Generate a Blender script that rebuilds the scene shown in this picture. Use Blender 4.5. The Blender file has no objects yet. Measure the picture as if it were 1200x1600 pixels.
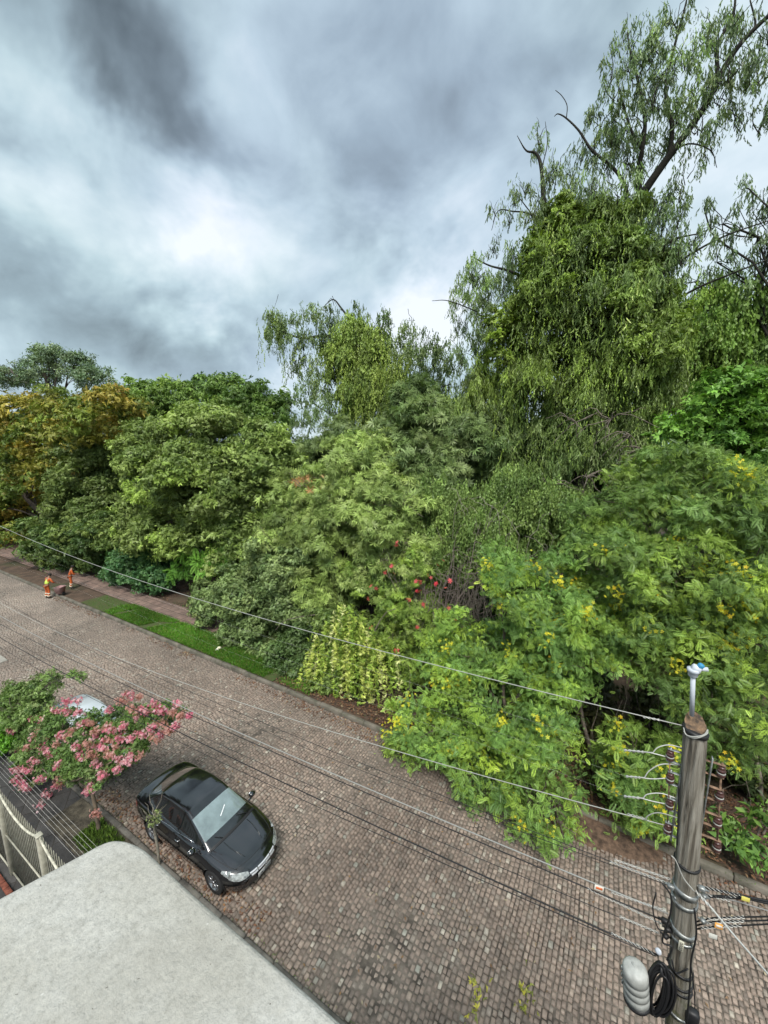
import bpy, bmesh, math, random
import numpy as np
from mathutils import Vector, Matrix, Euler

random.seed(7)
rng = np.random.default_rng(11)
SC = bpy.context.scene
COL = SC.collection
rad = math.radians

# ------------------------------------------------------------------ camera
CAM_H = 10.8
FPX = 620.0                                   # focal length in photo pixels (1200 wide)
PITCH = math.atan(109 / FPX)
YAW = rad(30.17)
cam_d = bpy.data.cameras.new('camera')
cam = bpy.data.objects.new('camera', cam_d)
COL.objects.link(cam)
SC.camera = cam
cam_d.sensor_fit = 'HORIZONTAL'
cam_d.sensor_width = 36.0
cam_d.lens = 36.0 * FPX / 1200.0
cam_d.clip_start = 0.05
cam_d.clip_end = 3000
cam.location = (0, 0, CAM_H)
cam.rotation_euler = (math.pi / 2 - PITCH, 0, YAW)

# survey helpers: a sight line from the balcony meets a vertical plane y=c, or a level z
_fw = np.array([-math.sin(YAW) * math.cos(PITCH), math.cos(YAW) * math.cos(PITCH), -math.sin(PITCH)])
_rt = np.array([math.cos(YAW), math.sin(YAW), 0.0])
_up = np.cross(_rt, _fw)
_C = np.array([0, 0, CAM_H])
def ray(x, y): return _fw + _rt * (x - 600) / FPX - _up * (y - 800) / FPX
def G(x, y, z=0.0):
    r = ray(x, y); return _C + r * (z - CAM_H) / r[2]
def Y(x, y, c):
    r = ray(x, y); return _C + r * c / r[1]
def depth(p): return float((np.array(p) - _C) @ _fw)

# ------------------------------------------------------------------ world (overcast sky)
SUN_EL, SUN_AZ = rad(56), rad(152)            # azimuth: clockwise from +Y
world = bpy.data.worlds.new("World")
SC.world = world
world.use_nodes = True
wn = world.node_tree; wn.nodes.clear()
def N(nt, typ, **kw):
    n = nt.nodes.new(typ)
    for k, v in kw.items():
        if k.startswith('i_'):
            n.inputs[k[2:].replace('_', ' ')].default_value = v
        else: setattr(n, k, v)
    return n
def L(nt, a, b): nt.links.new(a, b)
def mathn(nt, op, a, b=None, c=None, clamp=False):
    n = nt.nodes.new('ShaderNodeMath'); n.operation = op; n.use_clamp = clamp
    for i, v in enumerate((a, b, c)):
        if v is None: continue
        if isinstance(v, (int, float)): n.inputs[i].default_value = v
        else: nt.links.new(v, n.inputs[i])
    return n.outputs[0]
def vmath(nt, op, a, b=None, scale=None):
    n = nt.nodes.new('ShaderNodeVectorMath'); n.operation = op
    for i, v in enumerate((a, b)):
        if v is None: continue
        if isinstance(v, (tuple, list, np.ndarray)): n.inputs[i].default_value = tuple(float(q) for q in v)
        else: nt.links.new(v, n.inputs[i])
    if scale is not None: n.inputs['Scale'].default_value = scale
    return n.outputs['Value'] if op in ('DISTANCE', 'DOT_PRODUCT', 'LENGTH') else n.outputs[0]
def ramp(nt, fac, stops, interp='LINEAR'):
    n = nt.nodes.new('ShaderNodeValToRGB'); n.color_ramp.interpolation = interp
    el = n.color_ramp.elements
    while len(el) < len(stops): el.new(0.5)
    for e, (p, c) in zip(el, stops):
        e.position = p; e.color = (c[0], c[1], c[2], 1) if hasattr(c, '__len__') else (c, c, c, 1)
    nt.links.new(fac, n.inputs[0]); return n.outputs[0]
def mix(nt, fac, a, b, blend='MIX'):
    n = nt.nodes.new('ShaderNodeMix'); n.data_type = 'RGBA'; n.blend_type = blend
    for idx, v in ((0, fac), (6, a), (7, b)):
        if isinstance(v, (int, float)): n.inputs[idx].default_value = v
        elif isinstance(v, (tuple, list)): n.inputs[idx].default_value = (v[0], v[1], v[2], 1)
        else: nt.links.new(v, n.inputs[idx])
    return n.outputs[2]
def noise(nt, vec, scale, detail=4, rough=0.55, dist=0.0, out='Fac'):
    n = nt.nodes.new('ShaderNodeTexNoise')
    n.inputs['Scale'].default_value = scale; n.inputs['Detail'].default_value = detail
    n.inputs['Roughness'].default_value = rough; n.inputs['Distortion'].default_value = dist
    if vec is not None: nt.links.new(vec, n.inputs['Vector'])
    return n.outputs[out]

tc = N(wn, 'ShaderNodeTexCoord')
dirn = vmath(wn, 'NORMALIZE', tc.outputs['Generated'])
sep = N(wn, 'ShaderNodeSeparateXYZ'); L(wn, dirn, sep.inputs[0])
zz = mathn(wn, 'ADD', mathn(wn, 'MAXIMUM', sep.outputs[2], 0.0), 0.60)
cmb = N(wn, 'ShaderNodeCombineXYZ')
L(wn, mathn(wn, 'DIVIDE', sep.outputs[0], zz), cmb.inputs[0])
L(wn, mathn(wn, 'DIVIDE', sep.outputs[1], zz), cmb.inputs[1])
mp = N(wn, 'ShaderNodeMapping'); mp.inputs['Rotation'].default_value = (0, 0, rad(35)); mp.inputs['Scale'].default_value = (1.5, 1.65, 1)
L(wn, cmb.outputs[0], mp.inputs[0])
plane = mp.outputs[0]
n1 = noise(wn, plane, 1.7, 7, 0.54, 0.25)
n2 = noise(wn, plane, 4.2, 8, 0.52, 0.35)
warp = noise(wn, plane, 1.7, 5, 0.6, 0.2, out='Color')
warpv = vmath(wn, 'SCALE', vmath(wn, 'SUBTRACT', warp, (0.5, 0.5, 0.5)), scale=0.55)
wdir = vmath(wn, 'ADD', dirn, warpv)
val = mathn(wn, 'ADD', mathn(wn, 'MULTIPLY', mathn(wn, 'SUBTRACT', n1, 0.5), 0.75), mathn(wn, 'MULTIPLY', mathn(wn, 'SUBTRACT', n2, 0.5), 0.62))
val = mathn(wn, 'ADD', val, 0.56)
def cdir(x, y):
    r = ray(x, y); return r / np.linalg.norm(r)
SKY_BLOBS = [  # direction in the photograph's sky, angular radius, amount (+ brighter, - darker)
    (130, 40, .20, -.14), (210, 120, .17, -.15), (275, 180, .14, -.17), (330, 245, .09, -.14), (60, 10, .16, -.06), (40, 130, .10, .08), (320, 60, .10, .08),
    (60, 200, .13, .14), (110, 290, .12, .15), (200, 360, .14, .10), (290, 400, .14, .10), (390, 390, .15, .20),
    (480, 440, .16, .12), (330, 320, .10, .12), (640, 420, .16, .28), (600, 480, .14, .12), (700, 480, .14, .24),
    (40, 390, .24, -.13), (60, 500, .22, -.08), (30, 560, .16, .10), (590, 170, .30, -.13), (700, 60, .22, -.07), (640, 330, .17, -.09),
    (760, 250, .2, -.04), (690, 390, .08, -.1), (430, 60, .2, .06), (870, 60, .3, .10), (1100, 280, .3, .17), (330, 570, .13, -.10), (120, 560, .22, -.03),
    (540, 650, .1, .18), (470, 690, .1, .22), (700, 560, .12, .12), (1150, 200, .2, .04),
    (640, 510, .05, -.14), (450, 330, .1, -.02)]
for (bx, by, br, amt) in SKY_BLOBS:
    if amt == 0: continue
    d = vmath(wn, 'DISTANCE', wdir, cdir(bx, by))
    f = N(wn, 'ShaderNodeMapRange', interpolation_type='SMOOTHSTEP')
    L(wn, d, f.inputs['Value'])
    f.inputs['From Min'].default_value = br * 1.5; f.inputs['From Max'].default_value = 0.0
    f.inputs['To Min'].default_value = 0.0; f.inputs['To Max'].default_value = amt * 1.2
    val = mathn(wn, 'ADD', val, f.outputs[0])
cloud = ramp(wn, val, [(0.0, (.046, .060, .068)), (0.20, (.080, .104, .118)), (0.42, (.134, .176, .198)),
                       (0.62, (.196, .252, .272)), (0.82, (.265, .315, .328)), (1.0, (.34, .37, .375))])
huen = noise(wn, plane, 0.9, 3, 0.5)
cloud = mix(wn, ramp(wn, huen, [(0.40, 0.0), (0.62, 1.0)]), cloud, mix(wn, 1.0, cloud, (0.99, 0.96, 1.04), 'MULTIPLY'))
sky = N(wn, 'ShaderNodeTexSky', sky_type='NISHITA', sun_disc=False)
sky.sun_elevation = SUN_EL; sky.sun_rotation = SUN_AZ; sky.altitude = 50; sky.air_density = 1.2; sky.dust_density = 3.0
bg1 = N(wn, 'ShaderNodeBackground'); L(wn, sky.outputs[0], bg1.inputs[0]); bg1.inputs[1].default_value = 0.06
bg2 = N(wn, 'ShaderNodeBackground'); L(wn, cloud, bg2.inputs[0]); bg2.inputs[1].default_value = 1.14
mx = N(wn, 'ShaderNodeMixShader'); mx.inputs[0].default_value = 0.93
L(wn, bg1.outputs[0], mx.inputs[1]); L(wn, bg2.outputs[0], mx.inputs[2])
wo = N(wn, 'ShaderNodeOutputWorld'); L(wn, mx.outputs[0], wo.inputs[0])

sun_d = bpy.data.lights.new('sun', 'SUN'); sun_d.energy = 1.5; sun_d.angle = rad(25); sun_d.color = (1.0, 0.96, 0.90)
sun = bpy.data.objects.new('sun', sun_d); COL.objects.link(sun)
sdir = Vector((math.sin(SUN_AZ) * math.cos(SUN_EL), math.cos(SUN_AZ) * math.cos(SUN_EL), math.sin(SUN_EL)))
sun.rotation_euler = sdir.to_track_quat('Z', 'Y').to_euler()

SC.view_settings.view_transform = 'Standard'
SC.view_settings.look = 'None'
SC.view_settings.exposure = 1.35
SC.view_settings.gamma = 1.0
SC.cycles.max_bounces = 6
SC.cycles.diffuse_bounces = 1
SC.cycles.glossy_bounces = 3
SC.cycles.transmission_bounces = 4
SC.cycles.transparent_max_bounces = 6
SC.cycles.caustics_reflective = False
SC.cycles.caustics_refractive = False
SC.cycles.use_adaptive_sampling = True
SC.cycles.adaptive_threshold = 0.02

# ------------------------------------------------------------------ helpers
def mesh_np(name, verts, faces, mat=None, parent=None, cols=None, smooth=False):
    """faces: (n,k) int array, one size; or list of arrays"""
    verts = np.asarray(verts, dtype=np.float32).reshape(-1, 3)
    if not isinstance(faces, list): faces = [faces]
    faces = [np.asarray(f, dtype=np.int32) for f in faces if len(f)]
    me = bpy.data.meshes.new(name)
    me.vertices.add(len(verts)); me.vertices.foreach_set('co', verts.ravel())
    tot = np.concatenate([np.full(len(f), f.shape[1], dtype=np.int32) for f in faces])
    lv = np.concatenate([f.ravel() for f in faces])
    me.loops.add(len(lv)); me.loops.foreach_set('vertex_index', lv)
    me.polygons.add(len(tot))
    me.polygons.foreach_set('loop_start', np.concatenate([[0], np.cumsum(tot)[:-1]]).astype(np.int32))
    me.polygons.foreach_set('loop_total', tot)
    if smooth: me.polygons.foreach_set('use_smooth', np.ones(len(tot), dtype=bool))
    if cols is not None:
        a = me.attributes.new('tint', 'FLOAT_COLOR', 'FACE')
        c4 = np.ones((len(tot), 4), dtype=np.float32); c4[:, :3] = cols
        a.data.foreach_set('color', c4.ravel())
    me.update(calc_edges=True)
    if mat: me.materials.append(mat)
    o = bpy.data.objects.new(name, me); COL.objects.link(o)
    if parent: o.parent = parent
    return o
def tag(o, label=None, cat=None, group=None, kind=None):
    if label: o['label'] = label
    if cat: o['category'] = cat
    if group: o['group'] = group
    if kind: o['kind'] = kind
    return o
def empty(name, loc=(0, 0, 0), rz=0.0):
    o = bpy.data.objects.new(name, None); COL.objects.link(o)
    o.location = loc; o.rotation_euler = (0, 0, rz); o.empty_display_size = 0.2
    return o
class MB:
    """collects boxes, tubes, lathes into one mesh"""
    def __init__(s): s.v = []; s.q = []; s.t = []; s.n = 0; s.ng = []
    def add(s, v, quads=(), tris=(), ngons=()):
        v = np.asarray(v, float).reshape(-1, 3)
        s.v.append(v)
        if len(quads): s.q.append(np.asarray(quads) + s.n)
        if len(tris): s.t.append(np.asarray(tris) + s.n)
        for g in ngons: s.ng.append(np.asarray([g]) + s.n)
        s.n += len(v); return s
    def box(s, c, size, rz=0.0, bev=0.0, M=None):
        hx, hy, hz = [q / 2 for q in size]
        if bev > 0:
            b = min(bev, hx * .9, hy * .9, hz * .9)
            pts = []
            for sx in (-1, 1):
                for sy in (-1, 1):
                    for sz in (-1, 1):
                        pts += [(sx * hx, sy * (hy - b), sz * (hz - b)), (sx * (hx - b), sy * hy, sz * (hz - b)), (sx * (hx - b), sy * (hy - b), sz * hz)]
            bm = bmesh.new()
            for p in pts: bm.verts.new(p)
            bmesh.ops.convex_hull(bm, input=bm.verts)
            bm.verts.index_update()
            v = np.array([q.co[:] for q in bm.verts]); tr = [[q.index for q in f.verts] for f in bm.faces]
            bm.free()
            tris = [t for t in tr if len(t) == 3]; qs = [t for t in tr if len(t) == 4]
        else:
            v = np.array([(x, y, z) for x in (-hx, hx) for y in (-hy, hy) for z in (-hz, hz)])
            qs = [(0, 1, 3, 2), (4, 6, 7, 5), (0, 4, 5, 1), (2, 3, 7, 6), (0, 2, 6, 4), (1, 5, 7, 3)]; tris = []
        if M is not None: v = v @ np.array(M.to_3x3()).T
        if rz: 
            c_, s_ = math.cos(rz), math.sin(rz); v = v @ np.array([[c_, s_, 0], [-s_, c_, 0], [0, 0, 1]])
        return s.add(v + np.array(c), qs, tris)
    def tube(s, pts, r, seg=6, cap=True):
        P = np.asarray(pts, float); n = len(P)
        R = np.full(n, r) if np.isscalar(r) else np.asarray(r, float)
        T = np.gradient(P, axis=0); T /= np.maximum(np.linalg.norm(T, axis=1, keepdims=True), 1e-9)
        u = np.cross(T[0], [0.13, 0.2, 1.0]); 
        if np.linalg.norm(u) < 1e-3: u = np.cross(T[0], [1, 0, 0])
        u /= np.linalg.norm(u); U = [u]
        for i in range(1, n):
            u = U[-1] - T[i] * (U[-1] @ T[i]); nn = np.linalg.norm(u)
            u = u / nn if nn > 1e-6 else U[-1]; U.append(u)
        U = np.array(U); W = np.cross(T, U)
        a = np.linspace(0, 2 * math.pi, seg, endpoint=False)
        ring = P[:, None, :] + R[:, None, None] * (np.cos(a)[None, :, None] * U[:, None, :] + np.sin(a)[None, :, None] * W[:, None, :])
        i = np.arange(n - 1)[:, None] * seg; j = np.arange(seg)[None, :]; j2 = (j + 1) % seg
        q = np.stack([i + j, i + j2, i + seg + j2, i + seg + j], -1).reshape(-1, 4)
        ng = [tuple(range(seg))[::-1], tuple(range((n - 1) * seg, n * seg))] if cap else []
        return s.add(ring.reshape(-1, 3), q, (), ng)
    def lathe(s, prof, c, axis=(0, 0, 1), seg=16, cap=True):
        """prof: (r, h) pairs along the axis"""
        ax = np.array(axis, float); ax /= np.linalg.norm(ax)
        u = np.cross(ax, [0.0, 0.1, 1.0]) if abs(ax[2]) < .9 else np.array([1.0, 0, 0]); u -= ax * (u @ ax); u /= np.linalg.norm(u); w = np.cross(ax, u)
        a = np.linspace(0, 2 * math.pi, seg, endpoint=False); n = len(prof)
        v = [np.array(c) + ax * h + r * (math.cos(t) * u + math.sin(t) * w) for r, h in prof for t in a]
        i = np.arange(n - 1)[:, None] * seg; j = np.arange(seg)[None, :]; j2 = (j + 1) % seg
        q = np.stack([i + j, i + j2, i + seg + j2, i + seg + j], -1).reshape(-1, 4)
        return s.add(v, q, (), [tuple(range(seg))[::-1], tuple(range((n - 1) * seg, n * seg))] if cap else [])
    def prism(s, poly, z0, z1):
        n = len(poly); v = [(x, y, z0) for x, y in poly] + [(x, y, z1) for x, y in poly]
        q = [(i, (i + 1) % n, n + (i + 1) % n, n + i) for i in range(n)]
        return s.add(v, q, (), [tuple(range(n))[::-1], tuple(range(n, 2 * n))])
    def build(s, name, mat, parent=None, smooth=False, autosmooth=None):
        fl = []
        if s.q: fl.append(np.concatenate(s.q))
        if s.t: fl.append(np.concatenate(s.t))
        fl += s.ng
        o = mesh_np(name, np.concatenate(s.v), fl, mat, parent, smooth=smooth)
        return o

# ------------------------------------------------------------------ materials
def new_mat(name):
    m = bpy.data.materials.new(name); m.use_nodes = True
    nt = m.node_tree; nt.nodes.clear()
    out = nt.nodes.new('ShaderNodeOutputMaterial')
    return m, nt, out
def pmat(name, col, rough=0.6, metal=0.0, nscale=None, namt=0.25, bump=0.0, bscale=None, spec=0.5, coat=0.0, coat_ior=1.5, ior=None, coords='Object', col2=None):
    m, nt, out = new_mat(name)
    b = N(nt, 'ShaderNodeBsdfPrincipled'); L(nt, b.outputs[0], out.inputs[0])
    b.inputs['Roughness'].default_value = rough; b.inputs['Metallic'].default_value = metal
    b.inputs['Specular IOR Level'].default_value = spec
    b.inputs['Coat Weight'].default_value = coat; b.inputs['Coat IOR'].default_value = coat_ior; b.inputs['Coat Roughness'].default_value = 0.03
    if ior: b.inputs['IOR'].default_value = ior
    t = N(nt, 'ShaderNodeTexCoord')
    if nscale:
        n = noise(nt, t.outputs[coords], nscale, 5, 0.6)
        c2 = col2 if col2 else tuple(c * (1 - namt * 1.6) for c in col)
        c1 = col if col2 else tuple(min(1, c * (1 + namt * .6)) for c in col)
        L(nt, ramp(nt, n, [(0.35, c2), (0.65, c1)]), b.inputs['Base Color'])
    else: b.inputs['Base Color'].default_value = (*col, 1)
    if bump:
        bn = N(nt, 'ShaderNodeBump'); bn.inputs['Strength'].default_value = 1.0; bn.inputs['Distance'].default_value = bump
        L(nt, noise(nt, t.outputs[coords], bscale or 40, 4, 0.6), bn.inputs['Height']); L(nt, bn.outputs[0], b.inputs['Normal'])
    return m
def leaf_mat(name, trans=0.35, rough=0.45, gloss=0.07):
    m, nt, out = new_mat(name)
    at = N(nt, 'ShaderNodeAttribute'); at.attribute_name = 'tint'
    d = N(nt, 'ShaderNodeBsdfPrincipled'); d.inputs['Roughness'].default_value = rough; d.inputs['Specular IOR Level'].default_value = 0.35
    L(nt, at.outputs['Color'], d.inputs['Base Color'])
    tr = N(nt, 'ShaderNodeBsdfTranslucent')
    L(nt, mix(nt, 1.0, at.outputs['Color'], (1.25, 1.35, 0.6), 'MULTIPLY'), tr.inputs[0])
    ms = N(nt, 'ShaderNodeMixShader'); ms.inputs[0].default_value = trans
    L(nt, d.outputs[0], ms.inputs[1]); L(nt, tr.outputs[0], ms.inputs[2]); L(nt, ms.outputs[0], out.inputs[0])
    return m
def tint_mat(name, rough=0.8, bump=0.0, bscale=60, nscale=None, namt=0.3, spec=0.4):
    m, nt, out = new_mat(name)
    at = N(nt, 'ShaderNodeAttribute'); at.attribute_name = 'tint'
    b = N(nt, 'ShaderNodeBsdfPrincipled'); L(nt, b.outputs[0], out.inputs[0])
    b.inputs['Roughness'].default_value = rough; b.inputs['Specular IOR Level'].default_value = spec
    t = N(nt, 'ShaderNodeTexCoord')
    c = at.outputs['Color']
    if nscale:
        n = noise(nt, t.outputs['Object'], nscale, 6, 0.65)
        c = mix(nt, 1.0, c, ramp(nt, n, [(0.3, 1 - namt), (0.7, 1 + namt)]), 'MULTIPLY')
    L(nt, c, b.inputs['Base Color'])
    if bump:
        bn = N(nt, 'ShaderNodeBump'); bn.inputs['Distance'].default_value = bump
        L(nt, noise(nt, t.outputs['Object'], bscale, 4, 0.65), bn.inputs['Height']); L(nt, bn.outputs[0], b.inputs['Normal'])
    return m

M_LEAF = leaf_mat('leaf', 0.17)
M_LEAFG = leaf_mat('leaf_gloss', 0.25, 0.3)
M_PETAL = leaf_mat('petal', 0.3, 0.6)
M_BARK = pmat('bark', (.10, .08, .06), .9, nscale=6, namt=.4, bump=.02, bscale=18)
M_BARKD = pmat('bark_dark', (.024, .022, .014), .9, nscale=5, namt=.4, bump=.02, bscale=14)
M_TWIG = pmat('twig', (.23, .19, .15), .9, nscale=8, namt=.4)
M_BLACK = pmat('black_rubber', (.015, .015, .016), .6)
M_STONE = tint_mat('sett_stone', 0.62, bump=.012, bscale=22, nscale=9, namt=.34)
M_LITTER = tint_mat('leaf_litter', .85)

def vnoise(P, s, seed=0):
    """cheap smooth noise, sums of rotated cosines, about -1..1"""
    r = np.random.default_rng(seed); P = np.asarray(P, float); o = 0
    for k in range(6):
        w = r.normal(size=P.shape[-1]); w /= np.linalg.norm(w); f = s * r.uniform(.6, 1.9)
        o = o + np.cos(P @ w * f + r.uniform(0, 6.3))
    return o / 3.2

# ================================================================== THE SETTING
# ground: one sheet to the horizon, dirt under the trees
def ground_material():
    m, nt, out = new_mat('forest_floor')
    b = N(nt, 'ShaderNodeBsdfPrincipled'); L(nt, b.outputs[0], out.inputs[0]); b.inputs['Roughness'].default_value = .95
    t = N(nt, 'ShaderNodeTexCoord'); o = t.outputs['Object']
    c = ramp(nt, noise(nt, o, 1.3, 8, .65), [(.3, (.05, .036, .024)), (.5, (.095, .064, .043)), (.7, (.15, .098, .067))])
    v = N(nt, 'ShaderNodeTexVoronoi'); v.inputs['Scale'].default_value = 16; L(nt, o, v.inputs['Vector'])
    c = mix(nt, ramp(nt, v.outputs['Distance'], [(0.1, .55), (.4, 0)]), c, ramp(nt, noise(nt, o, 11, 3), [(.4, (.055, .035, .025)), (.65, (.17, .10, .06))]))
    c = mix(nt, ramp(nt, noise(nt, o, .35, 5), [(.52, 0), (.66, .6)]), c, (.045, .07, .022))
    L(nt, c, b.inputs['Base Color'])
    bn = N(nt, 'ShaderNodeBump'); bn.inputs['Distance'].default_value = .05; L(nt, noise(nt, o, 14, 6, .7), bn.inputs['Height']); L(nt, bn.outputs[0], b.inputs['Normal'])
    return m
M_GROUND = ground_material()
def grid(name, x0, x1, y0, y1, nx, ny, zf, mat, parent=None):
    xs = np.linspace(x0, x1, nx + 1) if np.isscalar(nx) else nx; ys = np.linspace(y0, y1, ny + 1) if np.isscalar(ny) else ny
    X, Yy = np.meshgrid(xs, ys, indexing='ij'); Z = zf(X, Yy) if callable(zf) else np.full_like(X, zf)
    a, b_ = X.shape; i = np.arange(a - 1)[:, None] * b_; j = np.arange(b_ - 1)[None, :]
    q = np.stack([i + j, i + b_ + j, i + b_ + j + 1, i + j + 1], -1).reshape(-1, 4)
    return mesh_np(name, np.stack([X, Yy, Z], -1).reshape(-1, 3), q, mat, parent, smooth=True)
xs = np.concatenate([np.linspace(-900, -70, 12), np.linspace(-66, 30, 160), np.linspace(40, 900, 12)])
ys = np.concatenate([np.linspace(-900, -8, 10), [0, 4.3], [4.5, 11.5], np.linspace(11.62, 40, 80), np.linspace(45, 1200, 14)])
def gz(X, Yv):
    z = np.full_like(X, -.16)
    far = Yv > 11.55
    P = np.stack([X, Yv], -1)
    w = np.clip((Yv - 14.9) / 6, 0, 1)
    z = np.where(far, .085 + .05 * vnoise(P, 1.6, 3) * np.clip((Yv - 11.6) / .8, 0, 1) * np.where((X < -13.3) & (Yv < 15.2), 0.15, 1) + w * .2, z)
    return z
tag(grid('ground', 0, 0, 0, 0, xs, ys, gz, M_GROUND), kind='structure')

# road: real setts laid in courses across the street over dark bedding
ROAD_Y0, ROAD_Y1 = 4.56, 11.43
def build_road():
    V = []; n_s = 0
    cen = []; hx = []; hy = []
    x = -58.0
    while x < 7.5:
        w = random.uniform(.086, .120)
        if x < -30: w = random.uniform(.14, .18)
        y = ROAD_Y0 + random.uniform(-.08, .0)
        while y < ROAD_Y1:
            l = random.uniform(.10, .165)
            if y + l > ROAD_Y1 - .02: l = ROAD_Y1 - .005 - y
            if l > .05:
                cen.append((x + w / 2, y + l / 2)); hx.append(w / 2); hy.append(l / 2)
            y += max(l, .05)
        x += w
    cen = np.array(cen); hx = np.array(hx); hy = np.array(hy); n = len(cen)
    gap = rng.uniform(.004, .010, n)
    cen[:, 0] += .10 * vnoise(np.stack([cen[:, 1], cen[:, 0] * .15], -1), 1.2, 5) + rng.normal(0, .006, n)
    k = 8
    ang = (np.arange(k) + .5) / k * 2 * math.pi
    blotch = .82 + .30 * np.clip(.5 + .6 * vnoise(cen, .8, 44) + .35 * vnoise(cen, 2.6, 45), 0, 1)
    def ring(f, z, jit):
        c, s = np.cos(ang), np.sin(ang); p = .32
        ux = np.sign(c) * np.abs(c) ** p; uy = np.sign(s) * np.abs(s) ** p
        R = np.empty((n, k, 3))
        R[:, :, 0] = cen[:, None, 0] + (hx - gap)[:, None] * f * ux[None] * (1 + rng.normal(0, jit, (n, k)))
        R[:, :, 1] = cen[:, None, 1] + (hy - gap)[:, None] * f * uy[None] * (1 + rng.normal(0, jit, (n, k)))
        R[:, :, 2] = z
        return R
    tilt = rng.normal(0, .035, (n, 2)); top = rng.normal(0, .005, n) + .018 * vnoise(cen, .9, 9)
    st = np.random.default_rng(5)
    r0 = ring(1.0, -.05, .04)
    r1 = ring(.96, 0, .045); r2 = ring(.70, 0, .06)
    for r, dz in ((r1, -.011), (r2, -.001)):
        r[:, :, 2] = (top + dz)[:, None] + tilt[:, 0:1] * (r[:, :, 0] - cen[:, None, 0]) + tilt[:, 1:2] * (r[:, :, 1] - cen[:, None, 1])
    r0[:, :, :2] = r1[:, :, :2]
    allv = np.concatenate([r0, r1, r2], 1)          # n, 3k, 3
    j = np.arange(k); j2 = (j + 1) % k
    q = np.concatenate([np.stack([j, j2, k + j2, k + j], -1), np.stack([k + j, k + j2, 2 * k + j2, 2 * k + j], -1)])
    Q = (q[None] + (np.arange(n) * 3 * k)[:, None, None]).reshape(-1, 4)
    O = (2 * k + np.arange(k))[None] + (np.arange(n) * 3 * k)[:, None]
    base = np.array([.205, .160, .135])
    pal = np.array([[.195, .140, .112], [.165, .122, .100], [.235, .175, .140], [.135, .105, .088], [.185, .155, .130], [.33, .30, .25], [.22, .23, .20]])
    pw = np.array([.32, .24, .17, .12, .11, .025, .015])
    idx = rng.choice(len(pal), n, p=pw / pw.sum())
    c = pal[idx] * rng.uniform(.8, 1.2, (n, 1))
    w = np.clip(.5 + .5 * vnoise(cen, .55, 21), 0, 1)[:, None]
    c = c * (1 - .20 * w) + np.array([.22, .155, .125]) * .20 * w
    edge = np.clip((cen[:, 1] - 9.8) / 1.5, 0, 1)[:, None] * .38 + np.clip((5.3 - cen[:, 1]) / .7, 0, 1)[:, None] * .25   # darker towards both kerbs
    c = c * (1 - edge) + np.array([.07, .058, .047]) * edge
    farx = np.clip((-cen[:, 0] - 10) / 22, 0, 1)[:, None] * .45  # grazing sky sheen put into the colour: stones paler down the street
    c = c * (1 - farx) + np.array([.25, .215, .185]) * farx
    c = c * .70 + c.mean(1, keepdims=True) * .30
    c = c * .8 + c.mean(0) * .2
    c = c * np.array([1.58, 1.53, 1.42]) * blotch[:, None]
    cols = np.concatenate([np.repeat(c * .9, 2 * k, 0), c])
    # mesh: quads then tops
    o = mesh_np('road', allv.reshape(-1, 3), [Q, O], M_STONE, None, cols)
    o['kind'] = 'structure'
    return o
build_road()
M_BED = pmat('sett_bedding', (.185, .155, .125), .95, nscale=3, namt=.4, bump=.01)
rb = grid('road_bedding', -900, 400, ROAD_Y0 - .02, ROAD_Y1 + .01, 2, 1, -.024, M_BED); rb['kind'] = 'structure'

# kerbs
def kerb(name, y0, y1, ztop, x0, x1, mat, slant=0):
    m = MB(); x = x0
    while x < x1:
        l = random.uniform(.75, 1.15)
        z = ztop + random.uniform(-.012, .012); dy = random.uniform(-.012, .012)
        m.box((x + l / 2, (y0 + y1) / 2 + dy, z / 2 - .1), (l - .018, y1 - y0, z + .2), bev=.022)
        x += l
    o = m.build(name, mat); o['kind'] = 'structure'; return o
M_KERB = pmat('kerb_stone', (.21, .185, .15), .9, nscale=2.2, col2=(.10, .095, .07), bump=.012, bscale=25)
kerb('kerb_far', 11.43, 11.60, .15, -62, 9, M_KERB)
kerb('kerb_near', 4.38, 4.53, .12, -60, 8, pmat('kerb_concrete', (.15, .14, .12), .9, nscale=3, namt=.35, bump=.01))

# pavements
def pavement_material(name, cols, bw, bh, rot=0.0, mortar=(.04, .035, .03)):
    m, nt, out = new_mat(name)
    b = N(nt, 'ShaderNodeBsdfPrincipled'); L(nt, b.outputs[0], out.inputs[0]); b.inputs['Roughness'].default_value = .8
    t = N(nt, 'ShaderNodeTexCoord'); mp_ = N(nt, 'ShaderNodeMapping'); L(nt, t.outputs['Object'], mp_.inputs[0]); mp_.inputs['Rotation'].default_value = (0, 0, rot)
    wv = vmath(nt, 'ADD', mp_.outputs[0], vmath(nt, 'SCALE', noise(nt, mp_.outputs[0], 1.3, 3, out='Color'), scale=.12))
    br = N(nt, 'ShaderNodeTexBrick'); L(nt, wv, br.inputs['Vector']); br.inputs['Scale'].default_value = 1
    br.inputs['Brick Width'].default_value = bw; br.inputs['Row Height'].default_value = bh; br.inputs['Mortar Size'].default_value = .014
    br.inputs['Color1'].default_value = (*cols[0], 1); br.inputs['Color2'].default_value = (*cols[1], 1); br.inputs['Mortar'].default_value = (*mortar, 1)
    c = mix(nt, .6, br.outputs[0], mix(nt, 1.0, br.outputs[0], ramp(nt, noise(nt, t.outputs['Object'], 2.1, 7, .65), [(.3, .35), (.7, 1.5)]), 'MULTIPLY'))
    L(nt, c, b.inputs['Base Color'])
    bn = N(nt, 'ShaderNodeBump'); bn.inputs['Distance'].default_value = .01; L(nt, noise(nt, t.outputs['Object'], 20, 4), bn.inputs['Height']); L(nt, bn.outputs[0], b.inputs['Normal'])
    return m
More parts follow.
